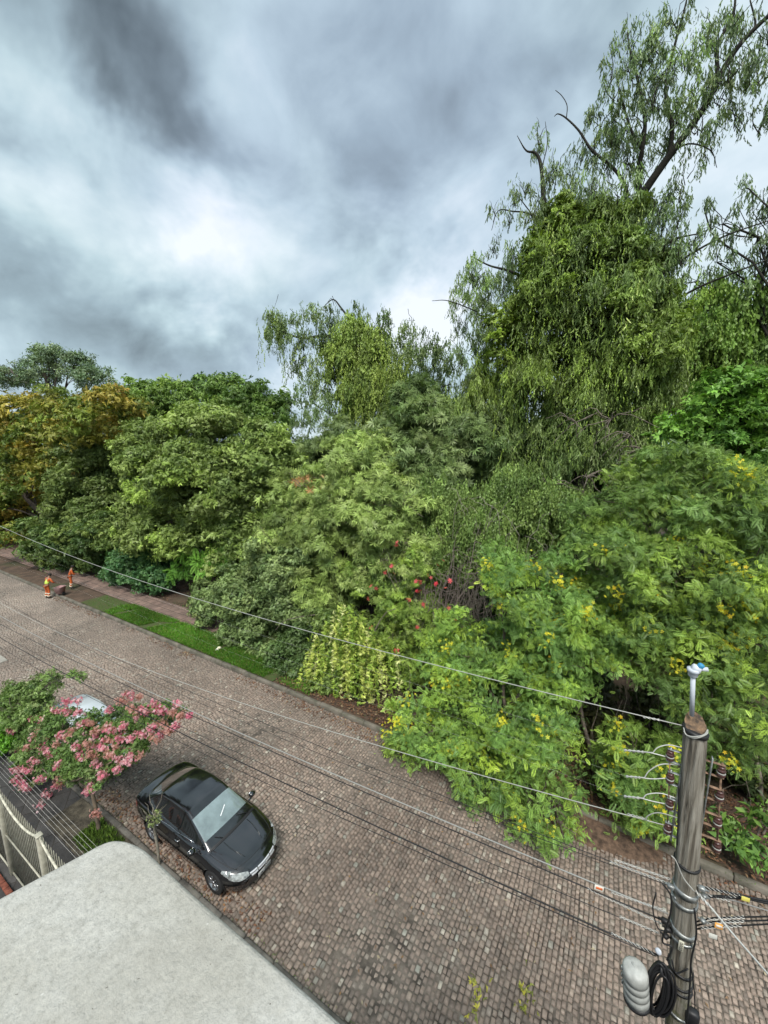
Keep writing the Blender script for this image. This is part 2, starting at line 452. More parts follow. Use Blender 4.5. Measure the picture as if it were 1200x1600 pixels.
o = grid('footpath', -60, -12.5, 13.2, 14.62, 60, 3, lambda X, Yv: .155 + .012 * vnoise(np.stack([X, Yv], -1), 2.0, 8), pavement_material('sandstone_path', ((.27, .185, .15), (.19, .135, .11)), .62, .48)); o['kind'] = 'structure'
o = grid('pavement_near', -60, 8, -1, 4.37, 80, 6, lambda X, Yv: .10 + .008 * vnoise(np.stack([X, Yv], -1), 1.5, 4), pavement_material('dark_flagstone', ((.085, .080, .076), (.055, .052, .050)), .75, .55, rad(33))); o['kind'] = 'structure'
o = grid('planting_bed', -13.2, -9.9, 3.45, 4.37, 12, 4, lambda X, Yv: .135 + .02 * vnoise(np.stack([X, Yv], -1), 5, 4), pmat('bed_soil', (.10, .085, .06), .95, nscale=5, namt=.4, bump=.03, bscale=20)); o['kind'] = 'structure'
o = grid('verge_lawn', -30.5, -12.6, 11.61, 13.19, 90, 8, lambda X, Yv: .14 + .025 * vnoise(np.stack([X, Yv], -1), 3, 4), pmat('turf', (.06, .105, .022), .9, nscale=6, col2=(.085, .085, .03), bump=.04, bscale=30)); o['kind'] = 'structure'
# concrete ramp at the left edge
m = MB(); m.box((-28.2, 5.43, .02), (5.4, 1.84, .10), bev=.02)
tag(m.build('driveway_ramp', pmat('ramp_concrete', (.50, .47, .41), .85, nscale=4, namt=.15)), 'pale concrete ramp corner laid on the cobbles at far left', 'ramp')

# dirt washed over the far gutter near the pole
def dz(X, Yv):
    d = ((X + .3) / 2.6) ** 2 + ((Yv - 11.3) / .75) ** 2
    return -.035 + .15 * np.clip(1 - d, 0, 1) ** .7 + .02 * vnoise(np.stack([X, Yv], -1), 5, 2) * np.clip(1 - d, 0, 1)
o = grid('dirt_drift', -3.2, 2.8, 10.5, 12.2, 60, 20, dz, pmat('brown_dirt', (.135, .086, .057), .95, nscale=7, namt=.4, bump=.02, bscale=30)); tag(o, kind='structure')

# ------------------------------------------------------------------ foliage engine
def norm(a): return a / np.maximum(np.linalg.norm(a, axis=-1, keepdims=True), 1e-9)
def T_leaf(L_=1.0, w=.42, fold=.12):
    v = np.array([[0, 0, 0], [.45, w / 2, fold], [1, 0, -.06], [.45, -w / 2, fold]]); return v * [L_, L_, L_], np.array([[0, 1, 2, 3]])
def T_rosette(n=5, w=.36, spread=75, seed=1):
    r = np.random.default_rng(seed); V = []; F = []
    for i in range(n):
        a = rad(-spread + 2 * spread * i / (n - 1) + r.uniform(-12, 12)); l = r.uniform(.65, 1.0); tilt = r.uniform(-.5, .35)
        lv = np.array([[0, 0, 0], [.5, w / 2, .10], [1, 0, -.08], [.5, -w / 2, .10]]) * l
        c, s = math.cos(a), math.sin(a)
        q = np.stack([lv[:, 0] * c - lv[:, 1] * s, lv[:, 0] * s + lv[:, 1] * c, lv[:, 2] + lv[:, 0] * tilt], -1)
        F.append(np.arange(4) + 4 * i); V.append(q)
    return np.concatenate(V), np.array(F)
def T_pinnate(n=8, w=.085, ll=.30, droop=.3):
    V = []; F = []; k = 0
    for i in range(n):
        x = .14 + .80 * i / (n - 1); z = -droop * x * x; l = ll * (math.sin(math.pi * (.18 + .72 * i / (n - 1))) ** .7)
        for s in (-1, 1):
            dx, dy = .42 * l, s * .9 * l
            V += [(x, 0, z), (x + dx * .5 - w * .5, dy * .5 + s * w * .25, z + .02), (x + dx, dy, z - .05), (x + dx * .5 + w * .5, dy * .5 - s * w * .25, z + .02)]
            F.append([k, k + 1, k + 2, k + 3]); k += 4
    return np.array(V), np.array(F)
def T_hang(n=6, seed=2, w=.13, ln=.5):
    """a drooping twig with narrow leaves: x axis is the hanging direction"""
    r = np.random.default_rng(seed); V = []; F = []
    for i in range(n):
        x = i / n * .8; a = r.uniform(0, 6.28); sp = r.uniform(.12, .40); l = ln * r.uniform(.7, 1.2)
        d = np.array([1 - sp * .5, sp * math.cos(a), sp * math.sin(a)]); d /= np.linalg.norm(d)
        sd = np.cross(d, [0, math.sin(a + 1), math.cos(a + 1)]); sd /= np.linalg.norm(sd)
        p = np.array([x, 0, 0]); V += [p, p + d * l * .45 + sd * w * l, p + d * l, p + d * l * .45 - sd * w * l]; F.append(np.arange(4) + 4 * i)
    return np.array(V), np.array(F)
def T_flower(n=5, w=.55):
    V = []; F = []
    for i in range(n):
        a = 2 * math.pi * i / n; c, s = math.cos(a), math.sin(a)
        q = np.array([[0, 0, 0], [.55, w / 2, .12], [1, 0, .05], [.55, -w / 2, .12]])
        V.append(np.stack([q[:, 0] * c - q[:, 1] * s, q[:, 0] * s + q[:, 1] * c, q[:, 2]], -1)); F.append(np.arange(4) + 4 * i)
    return np.concatenate(V), np.array(F)
LEAF_GAIN = 2.35
TPL = {'leaf': T_leaf(), 'rosette': T_rosette(), 'rosette_b': T_rosette(6, .42, 100, 4), 'pinnate': T_pinnate(11, .06, .27), 'hang': T_hang(), 'fan': T_rosette(7, .17, 80, 3),
       'flower': T_flower(), 'slim': T_leaf(1, .2), 'hangb': T_hang(7, 5, .26, .36), 'vine': T_hang(7, 8, .42, .24)}

def scatter(tpl, P, axis, nrm, size, col, jit=.16):
    """place a template at P with x=axis, z=nrm; returns verts, quads, cols"""
    tv, tf = TPL[tpl]; n = len(P)
    x = norm(axis); z = norm(nrm - x * np.sum(nrm * x, -1, keepdims=True)); y = np.cross(z, x)
    s = np.asarray(size).reshape(-1, 1, 1) if not np.isscalar(size) else size
    V = P[:, None, :] + s * (tv[None, :, 0:1] * x[:, None] + tv[None, :, 1:2] * y[:, None] + tv[None, :, 2:3] * z[:, None])
    F = tf[None] + (np.arange(n) * len(tv))[:, None, None]
    C = np.repeat(col[:, None, :], len(tf), 1) * rng.uniform(1 - jit, 1 + jit, (n, len(tf), 1))
    return V.reshape(-1, 3), F.reshape(-1, 4), C.reshape(-1, 3)
class Cloud:
    def __init__(s): s.V = []; s.F = []; s.C = []; s.n = 0
    def add(s, V, F, C): s.V.append(V); s.F.append(F + s.n); s.C.append(C); s.n += len(V)
    def build(s, name, mat, parent): return mesh_np(name, np.concatenate(s.V), np.concatenate(s.F), mat, parent, np.clip(np.concatenate(s.C) * (np.array([.95, 1.01, .88]) * LEAF_GAIN if mat in (M_LEAF, M_LEAFG) else 1.0), 0.004, .9))

def pal_pick(pal, n):
    cs = np.array([p[:3] for p in pal]); w = np.array([p[3] if len(p) > 3 else 1 for p in pal], float)
    i = rng.choice(len(pal), n, p=w / w.sum()); j = rng.choice(len(pal), n, p=w / w.sum()); t = rng.uniform(0, .35, (n, 1))
    return cs[i] * (1 - t) + cs[j] * t
def blob_clumps(c, r, n, up_bias=.25, shell=(.72, 1.05), seed=0, lump=.22):
    d = rng.normal(size=(n * 3, 3)); d = norm(d); d = d[(d[:, 2] > -.75 + rng.uniform(-.3, .3, n * 3)) | (rng.uniform(size=n * 3) < .35)][:n]
    f = rng.uniform(shell[0], shell[1], (len(d), 1)) * (1 + lump * vnoise(d, 3.2, seed)[:, None])
    return c + d * f * r, d
def foliage(cloud, blobs, style, size, pal, per=26, rc=.5, dens=1.0, inner=.25, flat=.65, seed=0, up=.55, sub=True, colour_fn=None, tall=1.0, gap=.0):
    """blobs: (centre, radii). Each blob carries smaller boughs on its shell, each bough carries clumps of leaves on its outer side."""
    cents = []; hang = style in ('hang', 'hangb', 'vine')
    size = size * .74; per = max(4, int(per * 1.15))
    for bi, (c, r) in enumerate(blobs):
        c = np.array(c); r = np.array(r, float); Rm = float((r[0] * r[1] * r[2]) ** (1 / 3))
        if sub and Rm > 2.0 * rc:
            rs = max(.35 * Rm, 1.0 * rc)
            area = 4 * math.pi * (r[0] * r[1] + r[0] * r[2] + r[1] * r[2]) / 3
            ns = max(5, int(area / (rs * rs * 2.75) * (1 - gap)))
            sc, sd = blob_clumps(c, r * .80, ns, seed=seed + bi, shell=(.66, 1.16), lump=.25)
        else:
            rs = None; sc = c[None]; sd = np.array([[0, 0, 1.0]])
        allc = []; alld = []; allcol = []
        for k in range(len(sc)):
            rr = r if rs is None else np.array([rs, rs, rs * (.72 if not hang else 1.15 * tall)]) * random.uniform(.75, 1.25)
            ar = 4 * math.pi * (rr[0] * rr[1] + rr[0] * rr[2] + rr[1] * rr[2]) / 3
            n = max(3, int(dens * ar / (rc * rc * 1.6) * (.62 if rs is not None else 1)))
            d = norm(rng.normal(size=(n * 4, 3)))
            if rs is not None:
                bias = sd[k] * .8 + np.array([0, 0, .65]); d = d[(d @ bias) > -.12][:n]
            else: d = d[(d[:, 2] > -.7)][:n]
            cc = sc[k] + d * rr * rng.uniform(.78, 1.05, (len(d), 1))
            base = pal_pick(pal, 1) * random.uniform(.62, 1.42)
            col = (base * .55 + pal_pick(pal, len(cc)) * .45) * rng.uniform(.78, 1.22, (len(cc), 1))
            allc.append(cc); alld.append(norm(d * .7 + sd[k] * .4)); allcol.append(col)
        ni = int(sum(len(q) for q in allc) * inner * .35)
        if ni:
            ci = c + norm(rng.normal(size=(ni, 3))) * r * rng.uniform(.2, .72, (ni, 1)); allc.append(ci); alld.append(norm(ci - c)); allcol.append(pal_pick(pal, ni) * .85)  # inner leaves tinted darker, crown shade put into their colour
        cc = np.concatenate(allc); dd = np.concatenate(alld); col = np.concatenate(allcol)
        cents.append(cc)
        if colour_fn is not None: col = colour_fn(cc, col)
        m = per; K = len(cc)
        rcl = rc * rng.uniform(.6, 1.25, (K, 1, 1))
        off = rng.normal(size=(K, m, 3)) * .36 * rcl
        if hang:
            off *= np.array([.7, .7, 1.3]); off[:, :, 2] -= .3 * rcl[:, :, 0]
        else: off *= np.array([1, 1, flat])
        P = (cc[:, None] + off).reshape(-1, 3)
        out = norm(np.repeat(dd[:, None], m, 1).reshape(-1, 3) * .7 + norm(off.reshape(-1, 3)) * .6 + np.array([0, 0, up]))
        nr = norm(out + rng.normal(size=out.shape) * .45); q = len(P)
        if hang:
            ax = np.stack([rng.normal(0, .28, q), rng.normal(0, .28, q), -np.ones(q)], -1); nr = norm(rng.normal(size=(q, 3)))
        else: ax = norm(rng.normal(size=(q, 3)) + out * .5 + np.array([0, 0, -.45]))
        cloud.add(*scatter(style, P, ax, nr, size * rng.uniform(.55, 1.35, q) * np.repeat(rng.uniform(.65, 1.3, K), m), np.repeat(col, m, 0) * rng.uniform(.82, 1.2, (q, 1))))
    return cents
def curve(a, b, n=7, sag=0.0, wob=.06, bow=None):
    a = np.array(a, float); b = np.array(b, float); t = np.linspace(0, 1, n)[:, None]
    p = a + (b - a) * t; L_ = np.linalg.norm(b - a)
    ph = rng.uniform(0, 6.3, 3)
    p += np.sin(t * math.pi) * np.sin(t * 5 + ph) * wob * L_
    p[:, 2] += (np.sin(t[:, 0] * math.pi)) * sag * L_
    return p
def catmull(pts, n=6):
    P = np.asarray(pts, float); P = np.concatenate([[2 * P[0] - P[1]], P, [2 * P[-1] - P[-2]]]); o = []
    for i in range(1, len(P) - 2):
        for t in np.linspace(0, 1, n, endpoint=False):
            o.append(.5 * ((2 * P[i]) + (-P[i - 1] + P[i + 1]) * t + (2 * P[i - 1] - 5 * P[i] + 4 * P[i + 1] - P[i + 2]) * t * t + (-P[i - 1] + 3 * P[i] - 3 * P[i + 1] + P[i + 2]) * t ** 3))
    o.append(P[-2]); return np.array(o)
def PB(x, y, c, rx, ry, k=1.0):
    """a crown lobe sighted at (x,y) on the plane y=c, radii in photo pixels; k: depth radius factor"""
    p = Y(x, y, c); s = depth(p) / FPX
    return (p, (rx * s, (rx + ry) / 2 * s * k, ry * s))
def skeleton(m, base, top, blobs, r0, limb=.3, cents=None, nfine=5, bend=None):
    base = np.array(base, float); top = np.array(top, float)
    tr = curve(base, top, 9, wob=.03); tr[0] = base
    m.tube(tr, np.linspace(r0 * 1.15, r0 * .45, 9), 8)
    for bi, (c, r) in enumerate(blobs):
        c = np.array(c)
        zt = (tr[:, 2] < c[2] - .1 * abs(c[2])); k = int(np.clip(np.sum(zt) - 1, 2, 8)) if np.sum(zt) > 0 else 3
        k = max(2, k - random.randint(0, 2))
        rr = r0 * limb
        lb = curve(tr[k], c, 7, sag=.08, wob=.06); m.tube(lb, np.linspace(rr, rr * .4, 7), 6)
        if cents is not None and bi < len(cents):
            cs = cents[bi]; sel = cs[rng.choice(len(cs), min(nfine, len(cs)), replace=False)]
            for s in sel:
                fb = curve(lb[random.randint(3, 6)], s, 5, sag=.05, wob=.07); m.tube(fb, np.linspace(rr * .35, .012, 5), 4, cap=False)
def tree(name, label, cat, base_xy, blobs, style, size, pal, r0=.2, top=None, per=26, rc=.5, dens=1.0, inner=.25, group=None, bark=None, mat=None, extra=None, nfine=5, base_z=.1, **kw):
    base = np.array([base_xy[0], base_xy[1], base_z])
    root = empty(name, base)
    cl = Cloud()
    cents = foliage(cl, blobs, style, size, pal, per, rc, dens, inner, seed=int(abs(base[0] * 7 + base[1] * 3)), **kw)
    if extra: extra(cl, cents)
    for arr in cl.V: arr -= base
    cl.build('crown', mat or M_LEAF, root)
    m = MB()
    if top is None:
        cc = np.mean([np.array(b[0]) for b in blobs], 0); top = cc
    skeleton(m, base, top, blobs, r0, cents=cents, nfine=nfine)
    m.v = [v - base for v in m.v]
    m.build('trunk', bark or M_BARK, root, smooth=True)
    tag(root, label, cat, group)
    return root, cents
#@@TREES
# ================================================================== TREES AND SHRUBS
WOOD = 'trees of the wood across the street'
# --- far left group
OR = [(.30, .18, .03, 3), (.22, .17, .035, 3), (.10, .125, .025, 5), (.06, .09, .02, 5), (.24, .15, .035, 1.2)]
def warm_top(cc, col):
    k = np.clip(.5 + .9 * vnoise(cc, .55, 77), 0, 1)[:, None]
    return col * (1 - k) + np.array([.065, .095, .02]) * k * rng.uniform(.7, 1.2, (len(cc), 1))
tree('flowering_tree', 'broad green crown flushed with orange blossom at the far left edge', 'tree', (-47, 18.5),
     [PB(60, 665, 17, 95, 52, .8), (Y(160, 655, 18), (4.6, 3.6, 2.4)), PB(20, 740, 16.5, 85, 55, .7), PB(115, 730, 17.5, 60, 45, .8), PB(-60, 690, 17, 100, 80, .8), PB(10, 800, 16.5, 45, 30, .8), PB(-40, 800, 13.5, 70, 36, .9), PB(20, 835, 13.2, 34, 16, .9), PB(-60, 840, 12.5, 70, 20, .9)],
     'rosette', .36, OR, r0=.35, rc=1.0, per=30, dens=1.25, colour_fn=warm_top, group=WOOD)
tree('eucalyptus_tree', 'loose grey green crown rising against the sky behind the orange tinged tree', 'tree', (-84, 35),
     [PB(62, 578, 35, 34, 26), PB(88, 560, 35, 22, 18), PB(118, 572, 35, 24, 24), PB(146, 592, 35, 20, 20), PB(20, 592, 35, 26, 16), PB(-5, 590, 35, 18, 14), PB(70, 550, 35, 16, 12)],
     'leaf', .55, [(.085, .12, .07), (.13, .16, .10), (.055, .08, .05)], r0=.6, rc=1.0, per=30, dens=.75, group=WOOD, nfine=9)
tree('broadleaf_tree', 'light green rounded crown on the skyline behind the big olive green tree', 'tree', (-38, 28),
     [PB(215, 625, 27, 40, 26), PB(262, 617, 27, 40, 22), PB(235, 665, 26, 55, 38), PB(300, 622, 27, 32, 22), PB(190, 660, 26, 22, 30)],
     'rosette', .42, [(.09, .135, .032), (.06, .095, .028), (.13, .18, .042)], r0=.35, rc=1.0, per=24, dens=1.1, group=WOOD)
tree('broadleaf_tree', 'darker green spreading skyline tree just left of the vine hung eucalyptus', 'tree', (-24, 26),
     [PB(350, 615, 26, 42, 24), PB(398, 632, 26, 38, 34), PB(425, 665, 26, 28, 40), PB(375, 650, 26, 45, 30), PB(445, 640, 27, 14, 18), PB(450, 690, 26, 16, 16), PB(320, 600, 27, 22, 12)],
     'rosette', .34, [(.07, .11, .03), (.045, .08, .022), (.10, .145, .035)], r0=.32, rc=.8, per=22, dens=1.0, group=WOOD)
# --- the rounded trees behind the path
OL = [(.105, .135, .042, 3), (.15, .18, .06, 3), (.075, .105, .033, 3), (.19, .25, .055, 1.3)]
tree('rounded_tree', 'big dense round olive green tree standing behind the footpath', 'tree', (-21.5, 18.5),
     [PB(320, 690, 17.5, 82, 56), PB(255, 750, 17, 70, 55), PB(345, 765, 16.7, 85, 70), PB(410, 720, 17.8, 50, 60), PB(290, 830, 16.8, 75, 50), PB(370, 850, 16.8, 55, 45), PB(230, 700, 18, 45, 40), PB(222, 810, 17, 40, 40)],
     'rosette', .25, OL, r0=.32, rc=.62, per=30, dens=1.15, group=WOOD)
tree('rounded_tree', 'smaller dull olive round tree between the orange tree and the big round one', 'tree', (-33, 18),
     [PB(140, 745, 17, 52, 46), PB(120, 790, 16.8, 40, 38), PB(165, 800, 16.8, 36, 40), PB(150, 710, 17.3, 36, 24)],
     'rosette', .27, [(.085, .11, .035), (.115, .14, .045), (.06, .085, .028)], r0=.24, rc=.7, per=28, dens=1.15, group=WOOD)
tree('bushy_tree', 'dark bushy low tree overhanging the two street sweepers', 'tree', (-34.5, 16.2),
     [PB(75, 848, 14.6, 42, 36), PB(125, 850, 15.0, 45, 42), PB(160, 835, 15.2, 36, 40), PB(95, 880, 14.6, 26, 16)],
     'rosette', .26, [(.055, .085, .025), (.10, .125, .035), (.035, .06, .022)], r0=.2, rc=.6, per=28, dens=1.2, group=WOOD)
tree('shrub', 'dark green rounded shrub beside the footpath with glossy leaves', 'shrub', (-28.5, 15.7),
     [PB(215, 880, 15.4, 44, 30), PB(240, 905, 15.2, 30, 20), PB(190, 900, 15.4, 26, 20)],
     'rosette', .22, [(.04, .09, .035), (.065, .12, .04), (.03, .065, .03)], r0=.1, rc=.45, per=26, dens=1.2)
BG = [(.09, .19, .03), (.13, .24, .04), (.06, .13, .025)]
tree('sapling', 'bright green sapling on a thin straight stem behind the footpath', 'sapling', tuple(Y(299, 935, 16.4)[:2]),
     [PB(285, 893, 16.0, 20, 9), PB(330, 880, 15.8, 26, 12), PB(352, 872, 15.7, 20, 10), PB(300, 870, 16.2, 16, 9)],
     'pinnate', .75, BG, r0=.035, rc=.5, per=8, dens=1.4, inner=.1, nfine=2, bark=M_TWIG)
tree('small_tree', 'vivid green leafy young tree in the gap right of the round olive tree', 'tree', (-19, 19.5),
     [PB(408, 725, 18.2, 26, 18), PB(400, 752, 18.1, 26, 14), PB(425, 715, 18.4, 14, 12), PB(385, 855, 17.2, 28, 10)],
     'pinnate', .8, [(.09, .17, .025), (.12, .22, .04), (.05, .11, .02)], r0=.14, rc=.6, per=10, dens=1.3)
# --- the grey green tree leaning over the path
GG = [(.10, .135, .055, 3), (.14, .17, .075, 2), (.06, .09, .035, 3), (.17, .20, .08, 1)]
def tag_small(o): return o
tree('overhanging_tree', 'grey green small leaved tree drooping over the end of the footpath', 'tree', (-12.8, 16.2),
     [PB(335, 940, 14.1, 42, 28), PB(390, 920, 14.4, 60, 42), PB(410, 975, 14.2, 52, 42), PB(440, 880, 15, 60, 50), PB(380, 985, 14.0, 40, 25), PB(460, 940, 14.8, 50, 50), PB(428, 1010, 13.9, 34, 26)],
     'rosette', .17, GG, r0=.17, rc=.40, per=30, dens=1.05, group=WOOD)
tree('shrub', 'dark dense shrub at the right end of the lawn strip', 'shrub', (-11.8, 14.6),
     [PB(455, 1030, 13.2, 36, 32), PB(480, 1000, 13.8, 30, 34), PB(505, 1050, 13.3, 25, 28)],
     'rosette', .16, [(.055, .085, .03), (.085, .12, .045), (.035, .06, .022)], r0=.07, rc=.34, per=28, dens=1.1)
tree('shrub', 'pale variegated low shrub at the lawn corner by the kerb', 'shrub', (-13.2, 12.8),
     [PB(425, 1045, 12.9, 15, 13)], 'rosette', .15, [(.22, .27, .12), (.12, .18, .06)], r0=.03, rc=.25, per=16, dens=1.0)
# --- feathery middle mass
FE = [(.14, .18, .055, 3), (.19, .235, .075, 2), (.09, .12, .04, 2.5), (.24, .27, .10, 1.3)]
def pale_twigs(root, spots, n, mat, spread=1.2):
    b0 = np.array(root.location); dm = MB()
    for (x, y, c) in spots:
        p = Y(x, y, c)
        for _ in range(n):
            e = p + np.array([random.uniform(-1, 1), random.uniform(-.4, .1), random.uniform(-.7, .8)]) * spread; q = curve(p + rng.normal(0, .15, 3), e, 6, sag=.1, wob=.1); dm.tube(q - b0, np.linspace(.016, .006, 6), 4, cap=False)
    o_ = dm.build('bare_twigs', mat, root); o_['kind'] = 'stuff'
def dead_bits(cl, cents):
    for (x, y, s) in ((490, 755, 12), (515, 772, 10), (560, 790, 14), (585, 800, 16), (530, 800, 12), (470, 750, 8)):
        p = Y(x, y, 16.2); n = 46
        P = p + rng.normal(size=(n, 3)) * np.array([.45, .3, .22]) * s / 12
        cl.add(*scatter('fan', P, norm(rng.normal(size=(n, 3)) + [0, 0, -.6]), norm(rng.normal(size=(n, 3))), rng.uniform(.2, .4, n), pal_pick([(.33, .15, .075), (.24, .12, .06), (.30, .20, .11)], n)))
ft, _ = tree('feathery_tree', 'broad feathery light olive tree in the middle with tufts of rusty dead leaves', 'tree', (-11.5, 18.5),
     [PB(560, 745, 18, 85, 58), PB(480, 785, 17, 60, 55), PB(600, 800, 16.8, 85, 60), PB(460, 840, 16.2, 55, 50), PB(540, 860, 16.2, 80, 55), PB(630, 850, 16.2, 70, 50), PB(520, 920, 15.6, 55, 45), PB(445, 885, 15.8, 35, 30)],
     'fan', .42, FE, r0=.26, rc=.55, per=26, dens=1.1, extra=dead_bits, group=WOOD)
tree('feathery_tree', 'grey olive feathery tree in shade between the vine hung eucalyptus and the tall one', 'tree', (-9.5, 22),
     [PB(610, 700, 20.5, 60, 45), PB(680, 690, 20.5, 55, 60), PB(650, 640, 21.5, 45, 36), PB(700, 760, 19, 60, 60), PB(530, 700, 21, 50, 36), PB(470, 720, 21, 40, 26), PB(740, 700, 20, 45, 60)],
     'fan', .46, [(.085, .115, .045, 3), (.12, .15, .06, 2), (.055, .08, .03, 3), (.17, .19, .09, .6)], r0=.26, rc=.6, per=26, dens=1.05, group=WOOD)
tree('willowy_shrub', 'low tangle of dry olive foliage below the tall eucalyptus', 'shrub', (-5.5, 17.6),
     [PB(690, 860, 16.6, 60, 42), PB(760, 850, 16.8, 60, 55), PB(810, 790, 17.8, 60, 60), PB(700, 800, 17.5, 55, 45), PB(640, 900, 15.8, 45, 35), PB(860, 800, 17.5, 40, 50)],
     'hangb', .42, [(.09, .13, .038, 3), (.13, .17, .05, 2), (.06, .09, .028, 3)], r0=.12, rc=.45, per=30, dens=.85)
pale_twigs(ft, ((590, 800, 15.2), (530, 815, 15.0), (470, 760, 15.6), (630, 790, 15.6), (425, 850, 14.6), (640, 860, 14.8), (600, 880, 14.4), (420, 700, 17)), 7, M_TWIG)
# --- mid eucalyptus carrying curtains of vine
def euc_small():
    c = 24.0
    base = np.array([Y(585, 760, c)[0], c, .1]); root = empty('eucalyptus_tree', base)
    lobes_s = [(425, 497, 15, 16), (452, 500, 24, 14), (485, 487, 24, 14), (515, 490, 18, 14), (470, 525, 28, 12), (505, 520, 24, 20), (600, 492, 14, 14), (598, 520, 18, 20), (470, 565, 16, 34), (478, 620, 14, 36), (500, 590, 14, 40), (470, 660, 22, 18),
               (640, 540, 32, 18), (680, 560, 28, 26), (655, 590, 34, 30), (690, 600, 26, 26), (625, 570, 20, 24), (530, 660, 26, 26), (595, 660, 40, 30), (700, 640, 30, 30), (560, 480, 12, 10), (430, 530, 14, 20), (630, 520, 24, 18), (660, 540, 28, 24), (700, 560, 24, 26), (640, 620, 34, 28), (500, 640, 26, 30), (520, 510, 20, 16), (560, 495, 20, 12), (620, 650, 34, 24), (485, 690, 26, 16), (670, 660, 34, 30)]
    lobes_d = [(430, 512, 15, 22), (545, 505, 26, 18), (555, 540, 34, 28), (580, 575, 34, 36), (560, 610, 32, 40), (600, 620, 26, 34), (530, 560, 20, 28), (585, 530, 24, 22), (515, 540, 16, 16)]
    cl = Cloud(); S = [PB(x, y, c + random.uniform(-1.2, 1.2), a * 1.05, b * 1.05, .8) for x, y, a, b in lobes_s]; Dn = [PB(x, y, c + random.uniform(-.6, .6), a, b, .9) for x, y, a, b in lobes_d]
    c1 = foliage(cl, S, 'hangb', .42, [(.085, .12, .05), (.12, .15, .06), (.055, .08, .035)], per=13, rc=.42, dens=.46, inner=1.0, sub=False)
    c2 = foliage(cl, Dn, 'hangb', .6, [(.12, .16, .04), (.07, .10, .028), (.17, .21, .05)], per=20, rc=.5, dens=.8, inner=.3)
    for a in cl.V: a -= base
    cl.build('crown', M_LEAF, root)
    vc = Cloud()   # vine curtains
    for (x0, x1, y0, ln, n) in ((528, 632, 560, 95, 150), (545, 600, 590, 90, 60), (405, 412, 520, 50, 3), (436, 470, 540, 45, 14), (480, 520, 560, 60, 20), (600, 640, 545, 60, 26)):
        for _ in range(n):
            x = random.uniform(x0, x1); y = y0 + random.uniform(-25, 25); p = Y(x, y, c + random.uniform(-1.4, .2)); l = ln * random.uniform(.5, 1.15) * depth(p) / FPX
            k = max(4, int(l / .14)); t = np.linspace(0, 1, k)
            P = p + np.stack([.25 * np.sin(t * 3 + x), 0 * t, -t * l], -1) + rng.normal(0, .05, (k, 3))
            vc.add(*scatter('vine', P, np.tile([0, 0, -1.0], (k, 1)) + rng.normal(0, .3, (k, 3)), norm(rng.normal(size=(k, 3))), rng.uniform(.25, .42, k), pal_pick([(.16, .20, .045), (.10, .13, .03), (.22, .26, .07), (.05, .07, .02)], 1).repeat(k, 0)))
    for a in vc.V: a -= base
    vc.build('hanging_vine', M_LEAF, root)
    m = MB(); Q = lambda pts, dc=0: catmull([Y(x, y, c + dc) for x, y in pts])
    def T(pts, r0, r1, dc=0, seg=7): p = Q(pts, dc); m.tube(p, np.linspace(r0, r1, len(p)), seg)
    p = np.concatenate([[base], Q([(590, 740), (578, 680), (572, 620), (562, 560), (545, 530)])]); m.tube(p, np.linspace(.34, .17, len(p)), 8)
    T([(545, 530), (505, 525), (470, 528), (435, 515), (418, 505)], .14, .03); T([(545, 530), (548, 505), (532, 480), (520, 468), (505, 480)], .10, .02)
    T([(562, 560), (590, 525), (600, 500), (598, 480)], .10, .02); T([(572, 640), (620, 640), (650, 625), (675, 610), (705, 600)], .12, .03); T([(578, 680), (640, 665), (690, 650), (712, 625)], .12, .03, .5)
    T([(650, 625), (665, 590), (680, 565), (672, 540)], .06, .02); T([(470, 528), (460, 560), (470, 600)], .04, .015); T([(585, 700), (555, 685), (520, 650), (490, 630), (475, 600)], .1, .02, .4)
    T([(520, 470), (522, 478), (518, 466), (512, 472)], .02, .01)
    for cs in c1:
        for s in cs[::6]: m.tube(curve(s + rng.normal(0, .45, 3), s, 4), [.018, .014, .010, .006], 4, cap=False)
    m.v = [v - base for v in m.v]; m.build('trunk', M_BARKD, root, smooth=True)
    tag(root, 'mid height eucalyptus on the skyline hung with vine curtains, one limb reaching left', 'tree', WOOD)
euc_small()
